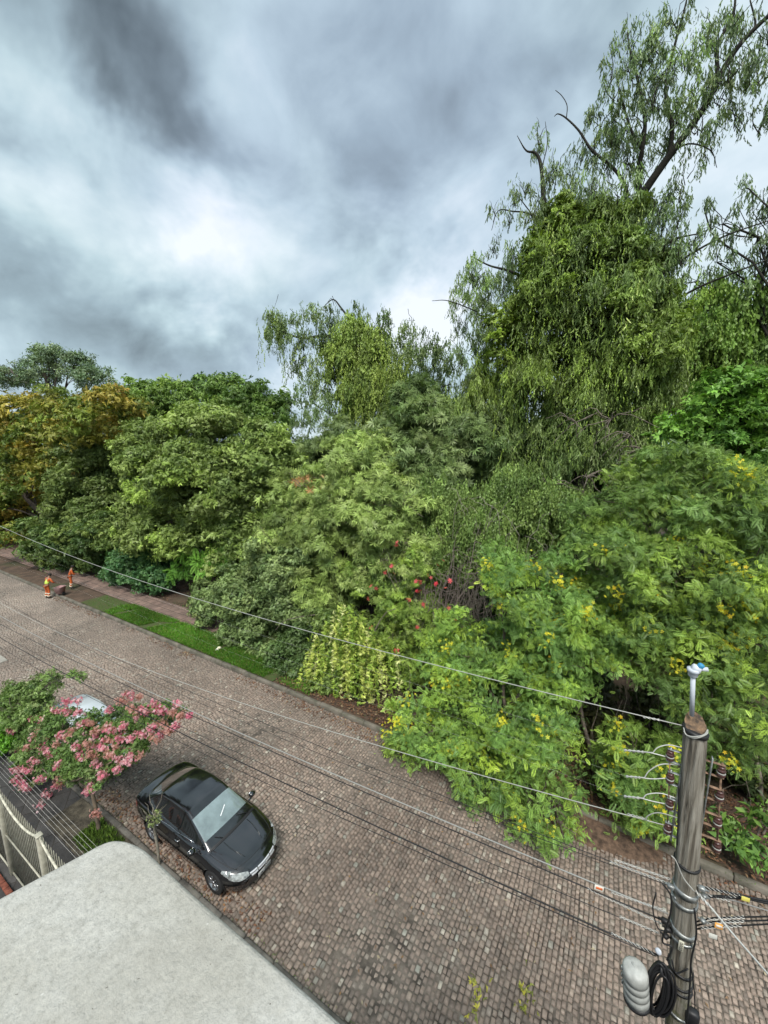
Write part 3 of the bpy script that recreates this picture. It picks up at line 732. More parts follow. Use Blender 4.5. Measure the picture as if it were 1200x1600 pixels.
# --- the tall eucalyptus
def euc_tall():
    c = 21.0
    base = np.array([Y(900, 870, c)[0], c, .1]); root = empty('eucalyptus_tree', base)
    S = [(1061, 26, 34, 30), (983, 62, 30, 26), (962, 105, 26, 28), (957, 130, 26, 22), (1010, 95, 36, 34), (1048, 108, 30, 34), (1113, 60, 34, 34), (1150, 30, 30, 30), (1135, 108, 34, 34), (1092, 135, 32, 32), (1061, 165, 30, 30),
         (1178, 125, 26, 36), (1157, 165, 34, 26), (1105, 225, 24, 22), (983, 185, 34, 38), (940, 178, 26, 24), (925, 165, 14, 14), (957, 220, 30, 40), (1005, 190, 30, 40), (1040, 222, 26, 28), (985, 250, 30, 40), (945, 262, 24, 26), (1012, 268, 20, 24), (1060, 290, 20, 14),
         (842, 204, 13, 18), (838, 232, 8, 10), (808, 300, 14, 9), (775, 332, 15, 13), (800, 335, 12, 12), (770, 378, 15, 16), (738, 420, 26, 26), (726, 460, 25, 36), (760, 500, 26, 34), (745, 440, 30, 30), (715, 495, 16, 26), (790, 450, 16, 30),
         (871, 250, 15, 14), (850, 275, 22, 16), (897, 272, 20, 20), (880, 300, 34, 26), (848, 310, 20, 24), (920, 300, 26, 20), (1061, 335, 26, 22), (1040, 350, 26, 26), (1065, 400, 24, 24), (1020, 330, 24, 30), (1030, 400, 30, 30), (1180, 190, 30, 30), (1120, 20, 30, 22), (1190, 60, 30, 40)]
    Dn = [(870, 350, 40, 34), (920, 345, 42, 36), (970, 350, 38, 34), (850, 410, 40, 40), (905, 400, 50, 44), (965, 400, 50, 40), (1005, 420, 40, 44), (840, 470, 46, 46), (900, 460, 56, 50), (965, 470, 52, 50), (1015, 480, 46, 50),
          (810, 530, 52, 48), (870, 530, 60, 50), (940, 540, 60, 54), (1010, 545, 50, 54), (780, 590, 50, 50), (850, 600, 60, 54), (920, 610, 62, 54), (990, 620, 54, 50), (1040, 600, 44, 50), (760, 650, 50, 50), (830, 670, 60, 54), (900, 680, 62, 54), (970, 680, 50, 46),
          (750, 710, 50, 54), (810, 740, 60, 54), (880, 740, 54, 48), (790, 800, 50, 48), (850, 800, 40, 40), (740, 770, 46, 46)]
    cl = Cloud()
    S += [(900, 240, 18, 20), (820, 290, 14, 14), (1075, 260, 22, 16), (1090, 190, 30, 30), (1020, 150, 34, 34), (990, 120, 26, 30), (1030, 60, 30, 30), (1075, 90, 30, 34), (1160, 100, 30, 34), (1120, 150, 30, 26), (930, 220, 20, 24), (970, 290, 34, 26), (1040, 310, 30, 24), (1050, 370, 30, 30), (1090, 380, 30, 26), (1050, 440, 34, 30), (830, 330, 20, 26), (810, 390, 22, 26), (800, 430, 26, 34), (780, 540, 34, 40), (760, 460, 24, 30), (740, 540, 22, 30), (860, 260, 18, 18), (730, 600, 24, 34), (720, 560, 18, 24)]
    SB = [PB(x, y, c + random.uniform(-1.3, 1.3), a, b, .9) for x, y, a, b in S]
    DB = [PB(x, y, c + random.uniform(-.8, .6), a * .92, b * .92, 1.0) for x, y, a, b in Dn]
    c1 = foliage(cl, SB, 'hang', .37, [(.085, .12, .055, 3), (.12, .15, .065, 3), (.06, .085, .04, 3), (.13, .19, .05, 1)], per=13, rc=.36, dens=.31, inner=1.0, sub=False)
    def yl(cc, col):   # upper part is yellow green, lower skirts are greyer
        k = np.clip((cc[:, 2:3] - 10.5) / 5, 0, 1) * np.clip(.55 + .8 * vnoise(cc, .5, 12), 0, 1)[:, None]
        return col * (1 - k) + np.array([.125, .165, .030]) * k * rng.uniform(.3, 1.6, (len(cc), 1))
    hi = [b for b, d in zip(DB, Dn) if d[1] < 560]; lo_ = [b for b, d in zip(DB, Dn) if d[1] >= 540]
    c2 = foliage(cl, hi, 'rosette', .20, [(.10, .14, .038, 4), (.07, .10, .032, 3), (.15, .20, .04, 2)], per=26, rc=.40, dens=.50, inner=.6, colour_fn=yl, gap=.30)
    foliage(cl, hi, 'hang', .42, [(.085, .118, .042, 4), (.06, .085, .032, 3), (.12, .16, .045, 2)], per=16, rc=.40, dens=.34, inner=.1, colour_fn=yl, gap=.2)
    c2 = foliage(cl, lo_, 'hang', .44, [(.085, .118, .042, 4), (.06, .085, .032, 3), (.12, .16, .052, 2), (.15, .165, .09, 1)], per=25, rc=.42, dens=.60, inner=.2, colour_fn=yl, gap=.34)
    for a in cl.V: a -= base
    cl.build('crown', M_LEAF, root)
    vc = Cloud()
    for _ in range(380):
        t = random.random(); y = 300 + 440 * t ** .9; w = 66 + 95 * t; x = 930 - 45 * t + random.uniform(-w, w)
        p = Y(x, y, c - random.uniform(.2, 2.9)); l = random.uniform(.4, 1.9)
        k = max(3, int(l / .15)); q = np.linspace(0, 1, k)
        P = p + np.stack([.2 * np.sin(q * 3 + x), .15 * np.sin(q * 4 + y), -q * l], -1) + rng.normal(0, .04, (k, 3))
        yel = 1 - t * .75
        col = pal_pick([(.19, .25, .045, 2.0 * yel + .3), (.12, .165, .035, 2), (.085, .11, .03, 2), (.12, .15, .06, 1 + t), (.30, .33, .12, .25)], 1)
        vc.add(*scatter('vine' if random.random() < .6 else 'hang', P, np.tile([0, 0, -1.0], (k, 1)) + rng.normal(0, .3, (k, 3)), norm(rng.normal(size=(k, 3))), rng.uniform(.16, .30, k), col.repeat(k, 0)))
    for a in vc.V: a -= base
    vc.build('hanging_vine', M_LEAF, root)
    m = MB()
    def T(pts, r0, r1, dc=0, seg=7): p = catmull([Y(x, y, c + dc) for x, y in pts]); m.tube(p, np.linspace(r0, r1, len(p)), seg)
    p = np.concatenate([[base], catmull([Y(x, y, c) for x, y in ((905, 800), (915, 700), (932, 600), (955, 500), (975, 400), (1000, 310))])]); m.tube(p, np.linspace(.50, .20, len(p)), 10)
    T([(1000, 310), (1020, 280), (1045, 245), (1075, 205), (1105, 160), (1130, 110), (1160, 65), (1205, 20), (1240, -20)], .17, .05)
    T([(1105, 160), (1120, 120), (1122, 70), (1145, 25), (1150, -15)], .09, .03); T([(1160, 65), (1180, 40), (1172, 0)], .05, .02)
    T([(975, 400), (978, 330), (978, 295), (960, 265), (925, 235), (905, 205), (885, 185), (872, 178), (866, 182)], .09, .012); T([(885, 185), (886, 165), (878, 150), (868, 141)], .02, .012)
    T([(1000, 310), (998, 270), (1003, 235), (1008, 190), (1000, 140), (985, 80), (980, 50)], .12, .02); T([(1003, 235), (985, 200), (970, 150), (962, 110)], .06, .015)
    T([(1045, 245), (1050, 200), (1040, 140), (1052, 80), (1068, 20), (1075, -10)], .09, .02); T([(932, 600), (890, 500), (862, 400), (850, 320), (846, 265), (838, 240), (822, 235), (808, 212)], .18, .012)
    T([(846, 265), (855, 225), (852, 190)], .025, .01); T([(862, 400), (835, 340), (800, 330), (778, 330), (768, 360)], .05, .012); T([(890, 500), (840, 450), (800, 425), (765, 415), (735, 400)], .10, .02)
    T([(840, 450), (800, 470), (765, 500), (740, 485), (700, 470), (675, 470)], .06, .012); T([(835, 340), (812, 310), (800, 298)], .03, .01)
    T([(975, 400), (1030, 385), (1060, 372), (1092, 365)], .08, .02); T([(955, 500), (1020, 440), (1075, 400), (1130, 370), (1200, 345)], .07, .02); T([(940, 560), (1010, 500), (1080, 455), (1150, 425), (1215, 400)], .07, .02, 1)
    T([(1040, 245), (1075, 225), (1110, 235), (1120, 262)], .04, .01)
    for cs in c1:
        cm = cs.mean(0) - np.array([0, 0, .5])
        for s in cs[::2]: m.tube(curve(cm + rng.normal(0, .12, 3), s + np.array([0, 0, .25]), 6, sag=.12, wob=.09), [.022, .017, .013, .010, .007, .004], 4, cap=False)
    m.v = [v - base for v in m.v]; m.build('trunk', M_BARKD, root, smooth=True)
    dead = MB()
    for (x, y, s) in ((900, 660, 1), (955, 655, 1.3), (985, 680, 1), (860, 760, 1), (915, 745, 1), (820, 800, .8), (1000, 700, .8)):
        p = Y(x, y, c - 3.2)
        for _ in range(9):
            e = p + np.array([random.uniform(-1.3, 1.3), random.uniform(-.4, .4), random.uniform(-1.2, .3)]) * s; dead.tube(curve(p, e, 6, sag=.15, wob=.1), np.linspace(.022, .008, 6), 4, cap=False)
    dead.v = [v - base for v in dead.v]; dead.build('dead_twigs', M_TWIG, root)
    tag(root, 'towering eucalyptus at right with drooping leaves, vine clad trunk and a long leaning top limb', 'tree', WOOD)
euc_tall()
tree('eucalyptus_tree', 'wispy grey green eucalyptus branches reaching in at the right edge against the sky', 'tree', (9.5, 24),
     [PB(1175, 300, 24, 40, 34, .8), PB(1130, 350, 24, 34, 26, .8), PB(1185, 370, 24, 34, 36, .8), PB(1120, 410, 24, 40, 24, .8), PB(1180, 430, 24, 36, 26, .8), PB(1085, 440, 24, 30, 20, .8), PB(1230, 330, 24, 50, 60, .8), PB(1100, 325, 24, 18, 14, .8)],
     'hang', .46, [(.08, .11, .06), (.11, .145, .075), (.06, .085, .045)], r0=.22, rc=.42, per=13, dens=.28, inner=.8, sub=False, top=Y(1220, 330, 24), group=WOOD, bark=M_BARKD, nfine=8)
tree('dense_tree', 'dense mid green tree filling the background at the upper right edge', 'tree', (5, 26),
     [PB(1090, 480, 25, 50, 44), PB(1150, 470, 25, 60, 46), PB(1060, 560, 24.5, 60, 60), PB(1130, 560, 24.5, 70, 60), PB(1200, 520, 25, 60, 80), PB(1050, 640, 24, 50, 50), PB(1190, 610, 24.5, 60, 60)],
     'hangb', .6, [(.09, .14, .03, 3), (.065, .105, .028, 3), (.14, .19, .04, 2)], r0=.4, rc=.8, per=26, dens=1.05, group=WOOD)
tree('dense_tree', 'very bright green small leaved tree directly above the yellow flowering one', 'tree', (4.3, 19),
     [PB(1140, 615, 18, 42, 34), PB(1110, 660, 17.8, 44, 34), PB(1060, 670, 17.8, 34, 24), PB(1170, 660, 17.8, 42, 44), PB(1190, 715, 17.4, 36, 34), PB(1150, 700, 17.6, 50, 36), PB(1210, 620, 18, 40, 40)],
     'rosette_b', .24, [(.085, .16, .028, 3), (.13, .22, .035, 2), (.05, .10, .022, 3)], r0=.24, rc=.55, per=26, dens=1.15, group=WOOD)
# --- yellow flowered feathery leaved trees by the kerb
PG = [(.09, .15, .042, 4), (.065, .115, .04, 3), (.125, .19, .042, 3), (.22, .29, .04, 2.6)]
def y_tree(name, label, base, blobs, nfl, dens=1.0, per=32, size=.24, pal=PG, group=None, seed=0, r0=.16, flbias=None):
    root, cents = tree(name, label, 'tree', base, blobs, 'pinnate', size, pal, r0=r0, rc=.42, per=per, dens=dens, inner=.5, flat=.45, gap=.22, group=group, nfine=9, bark=pmat('bark_tan', (.13, .10, .075), .9, nscale=6, namt=.4))
    fl = Cloud(); allc = np.concatenate(cents); b = np.array(root.location)
    ok = allc[(allc[:, 1] < np.median(allc[:, 1]) + .4)]
    sel = ok[rng.choice(len(ok), nfl, replace=False)]
    for s in sel:
        n = random.randint(14, 34); P = s + np.array([0, -.30, .30]) + rng.normal(size=(n, 3)) * np.array([.11, .11, .12]) - b
        fl.add(*scatter('flower', P, norm(rng.normal(size=(n, 3))), norm(rng.normal(size=(n, 3)) + [0, -.6, .8]), rng.uniform(.035, .07, n), pal_pick([(.85, .74, .05, 3), (.66, .70, .08, 2), (.85, .56, .04, .6)], n)))
    o = fl.build('blossom', M_PETAL, root); o['kind'] = 'stuff'
    return root
YG = 'yellow flowered trees along the far kerb'
y_tree('flowering_tree', 'wide yellow flowered feathery leaved tree whose lowest boughs hang over the cobbles', (-1.6, 13.4),
       [PB(850, 930, 12.8, 88, 74), PB(770, 1010, 12.6, 84, 66), PB(870, 1020, 12.2, 84, 70), PB(715, 1035, 12.4, 56, 48), PB(760, 1100, 11.8, 84, 60), PB(860, 1100, 11.6, 56, 56), PB(670, 1140, 11.2, 60, 40), PB(730, 1180, 11.0, 66, 46),
        PB(830, 1170, 11.0, 60, 50), PB(640, 1175, 11.0, 38, 24), PB(770, 1240, 10.4, 44, 44), PB(840, 1250, 10.2, 46, 46), PB(835, 1305, 9.6, 26, 26), PB(872, 1285, 10.0, 30, 24), PB(905, 1000, 12.4, 36, 56), PB(800, 900, 13, 50, 40)],
       36, dens=.95, group=YG, r0=.19)
y_tree('flowering_tree', 'tallest yellow flowered tree with dark teal feathery leaves behind the utility pole', (2.1, 14.6),
       [PB(1000, 790, 14.2, 88, 66), PB(1100, 770, 14, 90, 66), PB(940, 840, 13.8, 50, 50), PB(1060, 730, 14.4, 60, 36), PB(1170, 800, 13.8, 70, 66), PB(980, 880, 13.4, 76, 60), PB(1080, 890, 13.2, 86, 66), PB(1180, 910, 13, 70, 70), PB(1010, 970, 13, 70, 54),
        PB(1110, 990, 12.8, 80, 60), PB(1190, 1010, 12.8, 60, 66), PB(1060, 1060, 12.6, 64, 44), PB(1150, 1090, 12.7, 70, 50), PB(1190, 1160, 12.8, 50, 50), PB(1130, 1160, 12.8, 40, 40)],
       30, dens=.95, group=YG, r0=.2, pal=[(.08, .125, .038, 4), (.058, .092, .032, 3), (.115, .165, .04, 3), (.20, .26, .04, 2.2)])
y_tree('flowering_tree', 'small bright yellow green sapling in bloom directly left of the utility pole', (.2, 12.6),
       [PB(990, 1170, 12.0, 44, 40), PB(1010, 1225, 11.8, 50, 40), PB(970, 1210, 11.9, 24, 34), PB(1035, 1275, 11.6, 36, 30), PB(990, 1265, 11.7, 26, 28), PB(1050, 1185, 12, 30, 40)],
       12, dens=1.0, size=.28, pal=[(.11, .17, .04, 3), (.16, .22, .045, 2), (.07, .12, .04, 3)], group=YG, r0=.07)
tree('shrub', 'low leafy shrub on bare dirt right of the utility pole', 'shrub', (3.3, 12.2),
     [PB(1160, 1310, 11.9, 16, 22), PB(1185, 1330, 11.8, 18, 14), PB(1135, 1290, 12, 16, 16), PB(1195, 1290, 12.1, 18, 26)],
     'leaf', .30, [(.08, .14, .033), (.05, .095, .03), (.13, .20, .04)], r0=.03, rc=.3, per=14, dens=.9)
tree('shrub', 'small dark shrub in the shady gap left of the blooming sapling', 'shrub', (-.6, 12.9),
     [PB(940, 1255, 12.2, 22, 22), PB(925, 1200, 12.8, 14, 22)], 'pinnate', .34, [(.07, .12, .03), (.10, .17, .03)], r0=.03, rc=.3, per=8, dens=.8)
# --- vine draped shrub, pale tips
def vine_shrub():
    base = np.array([Y(545, 1120, 13.4)[0], 13.4, .1]); root = empty('vine_covered_shrub', base)
    cl = Cloud()
    foliage(cl, [PB(520, 975, 13.4, 44, 26), PB(560, 990, 13.6, 44, 32), PB(540, 1040, 13.5, 50, 46), PB(600, 1010, 14, 40, 40)], 'rosette', .15, [(.075, .105, .03), (.05, .075, .025), (.11, .14, .04)], per=22, rc=.36, dens=.65)
    for (x0, x1, y0, y1, ln, n) in ((492, 590, 950, 1000, 100, 130), (505, 565, 990, 1030, 85, 80), (590, 640, 1010, 1040, 110, 8), (484, 500, 985, 1050, 50, 14)):
        for _ in range(n):
            x = random.gauss((x0 + x1) / 2, (x1 - x0) * .27); yy = y0 - 8 + 42 * ((x - (x0 + x1) / 2) / (x1 - x0) * 2) ** 2 + random.uniform(0, y1 - y0); p = Y(x, yy, 12.55 + random.uniform(-.3, .35)); l = min(ln * random.uniform(.35, 1.1) * depth(p) / FPX, p[2] - .25)
            k = max(3, int(l / .075)); q = np.linspace(0, 1, k)
            P = p + np.stack([(x - 540) / 60 * .3 * q, -.25 * np.sin(q * 1.6), -q * l], -1) + rng.normal(0, .025, (k, 3))
            pale = random.random() < .55
            col = pal_pick([(.31, .33, .09), (.26, .30, .07), (.38, .38, .18)] if pale else [(.15, .20, .04), (.10, .15, .03), (.20, .27, .05)], 1)
            cl.add(*scatter('rosette', P, np.tile([0, 0, -1.0], (k, 1)) + rng.normal(0, .5, (k, 3)), norm(rng.normal(size=(k, 3)) + [0, -.8, .3]), rng.uniform(.09, .16, k), col.repeat(k, 0)))
    for a in cl.V: a -= base
    cl.build('crown', M_LEAF, root)
    m = MB()
    for _ in range(14):
        a = base + np.array([random.uniform(-.3, .3), 0, 0]); e = Y(random.uniform(490, 620), random.uniform(950, 1010), 13.4); m.tube(curve(a, e, 7, sag=.12), np.linspace(.045, .012, 7), 5)
    for (pts) in (((430, 985), (445, 970), (480, 962), (515, 960)), ((500, 1100), (515, 1075), (520, 1040)), ((515, 1090), (540, 1075), (560, 1050))):
        m.tube(catmull([Y(x, y, 13.0) for x, y in pts]), .018, 4)
    m.v = [v - base for v in m.v]; m.build('trunk', M_TWIG, root)
    tag(root, 'shrub draped with pale yellow green trailing vine strands beside the kerb', 'shrub')
vine_shrub()
# --- red flowered twiggy shrub
def red_shrub():
    base = np.array([Y(670, 1080, 14.4)[0], 14.4, .1]); root = empty('flowering_shrub', base)
    cl = Cloud()
    foliage(cl, [PB(650, 890, 14.6, 26, 30), PB(625, 935, 14.6, 34, 30), PB(615, 985, 14.2, 34, 34), PB(660, 960, 14.4, 30, 34), PB(570, 900, 15.2, 40, 36), PB(640, 1030, 14.2, 34, 36), PB(690, 1000, 14.4, 30, 50)],
            'fan', .24, [(.10, .15, .03, 3), (.16, .21, .04, 2), (.07, .10, .03, 2), (.26, .28, .12, .7)], per=20, rc=.36, dens=.7)
    for _ in range(46):
        x = random.uniform(560, 700); yy = random.uniform(960, 1040); p = Y(x, yy, 13.4 + random.uniform(-.2, .8)); l = min(random.uniform(.6, 2.2), p[2] - .3); k = max(3, int(l / .08)); q = np.linspace(0, 1, k)
        P = p + np.stack([.1 * np.sin(q * 4 + x), 0 * q, -q * l], -1)
        cl.add(*scatter('rosette', P, np.tile([0, 0, -1.0], (k, 1)) + rng.normal(0, .5, (k, 3)), norm(rng.normal(size=(k, 3)) + [0, -1, .3]), rng.uniform(.07, .12, k), pal_pick([(.14, .20, .04), (.09, .14, .03)], 1).repeat(k, 0)))
    for a in cl.V: a -= base
    cl.build('crown', M_LEAF, root)
    m = MB()
    for _ in range(120):
        a = base + rng.normal(0, .3, 3) * [1, .6, 0]; x = random.gauss(700, 48); yy = random.gauss(925, 42); e = Y(x, yy, 14.2 + random.uniform(-.4, .6)); p = curve(a, e, 9, sag=.08, wob=.06)
        m.tube(p[3:], np.linspace(.02, .007, 6), 4, cap=False)
        for _ in range(3):
            s = p[random.randint(5, 8)]; e2 = s + np.array([random.uniform(-.7, .7), random.uniform(-.2, .2), random.uniform(-.3, .6)]); m.tube(curve(s, e2, 5, sag=.15, wob=.12), np.linspace(.011, .005, 5), 3, cap=False)
    m.v = [v - base for v in m.v]; m.build('trunk', pmat('bare_twig', (.22, .18, .15), .9), root)
    pts = [(619, 852), (612, 882), (604, 894), (614, 897), (584, 918), (576, 936), (652, 905), (655, 908), (680, 885), (695, 877), (681, 911), (695, 918), (705, 907), (652, 924), (638, 937), (662, 946), (653, 977), (701, 954), (690, 967), (712, 970), (606, 1046), (581, 979), (618, 1017), (605, 1112), (668, 900)]
    t0 = None
    M_RED = leaf_mat('red_petal', .3, .5)
    for (x, y) in pts:
        p = Y(x, y, 13.0 if x > 600 else 12.9); cc = [(.66, .06, .08), (.74, .13, .14), (.70, .17, .12)][random.randint(0, 2)]
        for _ in range(random.randint(1, 3)):
            q = Cloud(); q.add(*scatter('flower', np.zeros((1, 3)), norm(rng.normal(size=(1, 3))), norm(rng.normal(size=(1, 3)) * .5 + [0, -1, .5]), rng.uniform(.075, .11, 1), np.array([cc])))
            o = q.build('flower', M_RED, root); o.location = tuple(p - base + rng.normal(0, .05, 3))
    tag(root, 'twiggy half bare shrub dotted with red star shaped flowers', 'shrub')
red_shrub()
# bare grey twigs thicket
def thicket():
    base = np.array([Y(760, 900, 16.2)[0], 16.2, .1]); root = empty('dead_bush', base); m = MB()
    for _ in range(30):
        x = random.gauss(755, 45); y = random.uniform(790, 880); p = curve(base + rng.normal(0, .5, 3) * [1, .5, 0], Y(x, y, 15.6 + random.uniform(-.4, .4)), 9, sag=.05, wob=.05)
        m.tube(p[3:], np.linspace(.018, .007, 6), 4, cap=False)
        for _ in range(4):
            s = p[random.randint(4, 8)]; m.tube(curve(s, s + np.array([random.uniform(-.9, .9), random.uniform(-.3, .3), random.uniform(.0, 1.0)]), 5, sag=.12, wob=.12), np.linspace(.013, .006, 5), 3, cap=False)
    m.v = [v - base for v in m.v]; m.build('twigs', pmat('grey_twig', (.27, .24, .19), .9), root)
    tag(root, 'bare grey leafless bush behind the red flowered shrub', 'bush')
thicket()
# undergrowth trunks, seen in the dark under the crowns
for i, (x, y, c, lab) in enumerate(((930, 1150, 13.6, 'slender bare leaning stem in the dirt gap left of the blooming sapling'), (905, 1130, 14.2, 'twisted thin brown trunk behind the drooping yellow flowered boughs'), (1185, 1240, 14.4, 'thin brown trunk in deep shade at the right edge'))):
    b = Y(x, y, c); b[2] = .1; r = empty('thin_tree', b); mm = MB(); t = np.array([random.uniform(-.8, .8), random.uniform(-.2, .6), 5.0])
    mm.tube(curve((0, 0, -.1), t, 10, wob=.05), np.linspace(.075, .03, 10), 7); mm.build('trunk', M_TWIG, r, smooth=True)
    q = Cloud(); foliage(q, [(t, (.9, .9, .6))], 'rosette', .2, [(.06, .10, .03)], per=18, rc=.4, dens=.8); q.build('crown', M_LEAF, r); tag(r, lab, 'tree')
# far wood closing the view low down behind everything
cl = Cloud()
bl = []
for k in range(46):
    x = -150 + k * 5.2 + random.uniform(-1.5, 1.5); hh = 4.6 + random.uniform(-1, .8) + (3.2 if x > -22 else 0) + (3 if x > -2 else 0); bl.append(((x, 40 + random.uniform(-3, 5), hh - .4), (4.6, 3.5, hh)))
foliage(cl, bl, 'rosette', .75, [(.05, .075, .025), (.075, .10, .03), (.035, .055, .02)], per=14, rc=1.5, dens=.9, inner=.0)
for k in range(26):
    pass
tag(cl.build('far_wood', M_LEAF, None), kind='stuff')
cl = Cloud(); bl = []
for k in range(52):     # dark understorey just behind the front rows
    x = -66 + k * 1.55; y = random.uniform(20.5, 23); bl.append(((x, y, 1.9), (1.5, 1.0, 2.0 + random.uniform(-.4, 1.2))))
foliage(cl, bl, 'rosette', .34, [(.035, .055, .02), (.05, .075, .025), (.025, .04, .016)], per=9, rc=.7, dens=.7, inner=.0)
bl = [((random.uniform(-4, 8), random.uniform(14.6, 18), .8), (1.0, .7, random.uniform(.7, 1.3))) for _ in range(34)]
foliage(cl, bl, 'rosette', .26, [(.03, .045, .018), (.05, .055, .022), (.06, .045, .022), (.022, .035, .014)], per=12, rc=.45, dens=.8, inner=.1)
tag(cl.build('undergrowth', M_LEAF, None), kind='stuff')
mb = MB()
for _ in range(140):
    a = np.array([random.uniform(-7, 6.5), random.uniform(12.6, 16.5), .05]); mb.tube(curve(a, a + [random.uniform(-.8, .8), random.uniform(-.5, .5), random.uniform(1.0, 4.2)], 7, wob=.07), np.linspace(random.uniform(.012, .035), .005, 7), 4, cap=False)
tag(mb.build('brush_stems', M_TWIG, None), kind='stuff')
# grass on the lawn strip, weeds along the kerb
def grass(name, boxes, mat_cols, label=None):
    P = []
    for (x0, x1, y0, y1, n, h) in boxes:
        a = rng.uniform([x0, y0], [x1, y1], (n, 2)); P.append(np.column_stack([a, np.full(n, .13), np.full(n, h)]))
    P = np.concatenate(P); n = len(P); h = P[:, 3] * rng.uniform(.5, 1.3, n); P = P[:, :3]
    keep = (vnoise(P[:, :2], 3.0, 31) > -.80) & (rng.uniform(size=n) < np.clip((P[:, 0] + 28) / 2.0, .1, 1)) ; P = P[keep]; h = h[keep]; n = len(P)
    ax = np.stack([rng.normal(0, .5, n), rng.normal(0, .5, n), np.ones(n)], -1)
    col = pal_pick(mat_cols, n) * (1 + .3 * vnoise(P[:, :2], 1.1, 32))[:, None]
    V, F, C = scatter('slim', P, ax, norm(rng.normal(size=(n, 3))), h, col); o = mesh_np(name, V, F, M_LEAF, None, np.clip(C * 1.25, 0, 1)); tag(o, kind='stuff'); return o
grass('grass', [(-27.5, -13.2, 11.62, 13.22, 66000, .13), (-30, -26, 11.7, 13.1, 3000, .10), (-13.4, -10.5, 11.65, 12.9, 3500, .12)], [(.075, .20, .018, 3), (.11, .26, .025, 2), (.05, .14, .015, 2), (.20, .22, .06, .8), (.24, .20, .09, .3)])
grass('weeds', [(-11.9, -10.6, 3.6, 4.3, 2600, .12), (-30, 6, 11.38, 11.46, 700, .06), (-12.5, 3.5, 11.7, 14, 1200, .09), (-24, 7, 4.50, 4.62, 900, .05)], [(.08, .14, .025, 3), (.12, .19, .03, 2), (.05, .09, .02, 2)])
# fallen leaves
def litter(name, boxes, cols, size, z=None):
    P = np.concatenate([np.column_stack([rng.uniform([x0, y0], [x1, y1], (n, 2)), np.full(n, zz_)]) for (x0, x1, y0, y1, n, zz_) in boxes]); n = len(P)
    P = P[vnoise(P[:, :2], 1.2, 55) > -.45]; n = len(P)
    V, F, C = scatter('leaf', P + rng.uniform(0, .012, (n, 1)) * [0, 0, 1], norm(rng.normal(size=(n, 3)) * [1, 1, .12]), norm(rng.normal(size=(n, 3)) * .35 + [0, 0, 1]), size * rng.uniform(.6, 1.4, n), pal_pick(cols, n))
    o = mesh_np(name, V, F, M_LITTER, None, C); tag(o, kind='stuff'); return o
LC = [(.20, .095, .05, 3), (.13, .065, .04, 3), (.27, .15, .07, 1.5), (.34, .26, .15, .8), (.09, .05, .035, 3)]
litter('fallen_leaves', [(-12.5, 5.5, 11.65, 14.5, 15000, .17), (-60, -12.5, 14.7, 17.5, 9000, .17), (-34, -12, 11.0, 11.42, 900, .012), (-12, 5, 10.9, 11.42, 1200, .012), (-22, -13.5, 12.9, 13.3, 500, .17), (-13, -6, 4.6, 5.1, 500, .012)], LC, .09)
litter('leaf_scraps', [(-26, 5, 4.7, 11.3, 420, .012), (-5, 4, 4.7, 8.5, 130, .012), (-19.3, -18.2, 11.0, 11.4, 120, .015)], [(.42, .36, .24, 2), (.20, .12, .07, 2), (.28, .17, .08, 2)], .075)
m = MB()
for _ in range(60):
    a = np.array([random.uniform(-9, 4), random.uniform(4.8, 10.8), .02]); t = random.uniform(0, 6.3); l = random.uniform(.08, .22)
    m.tube([a, a + [l * .5 * math.cos(t), l * .5 * math.sin(t), .012], a + [l * math.cos(t + .3), l * math.sin(t + .3), 0]], .004, 4)
tag(m.build('fallen_twigs', M_TWIG, None), kind='stuff')
# seedlings growing out of the cobbles at the bottom
for (x, y, lab) in ((745, 1565, 'yellowish weed tuft sprouting from the cobbles, left of a pair'), (820, 1555, 'yellowish weed tuft sprouting from the cobbles, right of a pair')):
    p = G(x, y); q = Cloud(); n = 26
    P = np.array([0, 0, .05]) + rng.normal(size=(n, 3)) * [.10, .26, .03]; P[:, 2] = np.abs(P[:, 2])
    q.add(*scatter('rosette', P, norm(rng.normal(size=(n, 3)) + [0, 0, .3]), norm(rng.normal(size=(n, 3)) + [0, 0, 1]), rng.uniform(.05, .09, n), pal_pick([(.20, .19, .04), (.30, .26, .05), (.13, .14, .04)], n)))
    o = q.build('weed_tuft', M_LEAF, None); o.location = tuple(p); o.name = 'weeds'; tag(o, kind='stuff')
# pale leaf on the lawn
q = Cloud(); q.add(*scatter('rosette', np.array([[0, 0, .12]]), np.array([[1.0, .2, 0]]), np.array([[0, -.3, 1.0]]), .26, np.array([[.62, .58, .36]])))
o = q.build('palm_leaf', M_LEAF, None); o.location = tuple(G(339, 1016, .14)); tag(o, 'single pale dry leaf lying on the lawn strip', 'leaf')
# ================================================================== CARS
M_PAINTK = pmat('black_paint', (.006, .006, .007), .18, spec=.6, coat=1.0, coat_ior=1.7)
M_PAINTW = pmat('white_paint', (.62, .67, .70), .3, coat=1.0)
M_GLASS = pmat('window_glass', (.012, .015, .016), .04, coat=1.0, coat_ior=1.7)
M_SCREEN = pmat('windscreen_glass', (.30, .38, .38), .05, metal=.25, coat=1.0, coat_ior=2.0, nscale=1.6, namt=.25)  # pale teal base colour stands in for reflected sky
M_CHROME = pmat('chrome', (.75, .76, .78), .12, metal=1.0)
M_SLAT = pmat('satin_chrome', (.72, .73, .75), .35, metal=.35)
M_ALLOY = pmat('alloy', (.42, .42, .43), .3, metal=.9)
M_TYRE = pmat('tyre', (.018, .018, .018), .85)
M_DARKP = pmat('dark_plastic', (.02, .02, .021), .5)
M_LAMP = pmat('headlight_lens', (.42, .45, .44), .12, coat=1.0, coat_ior=1.7, nscale=14, namt=.45)
M_TAIL = pmat('tail_lens', (.30, .012, .012), .15, coat=1.0)
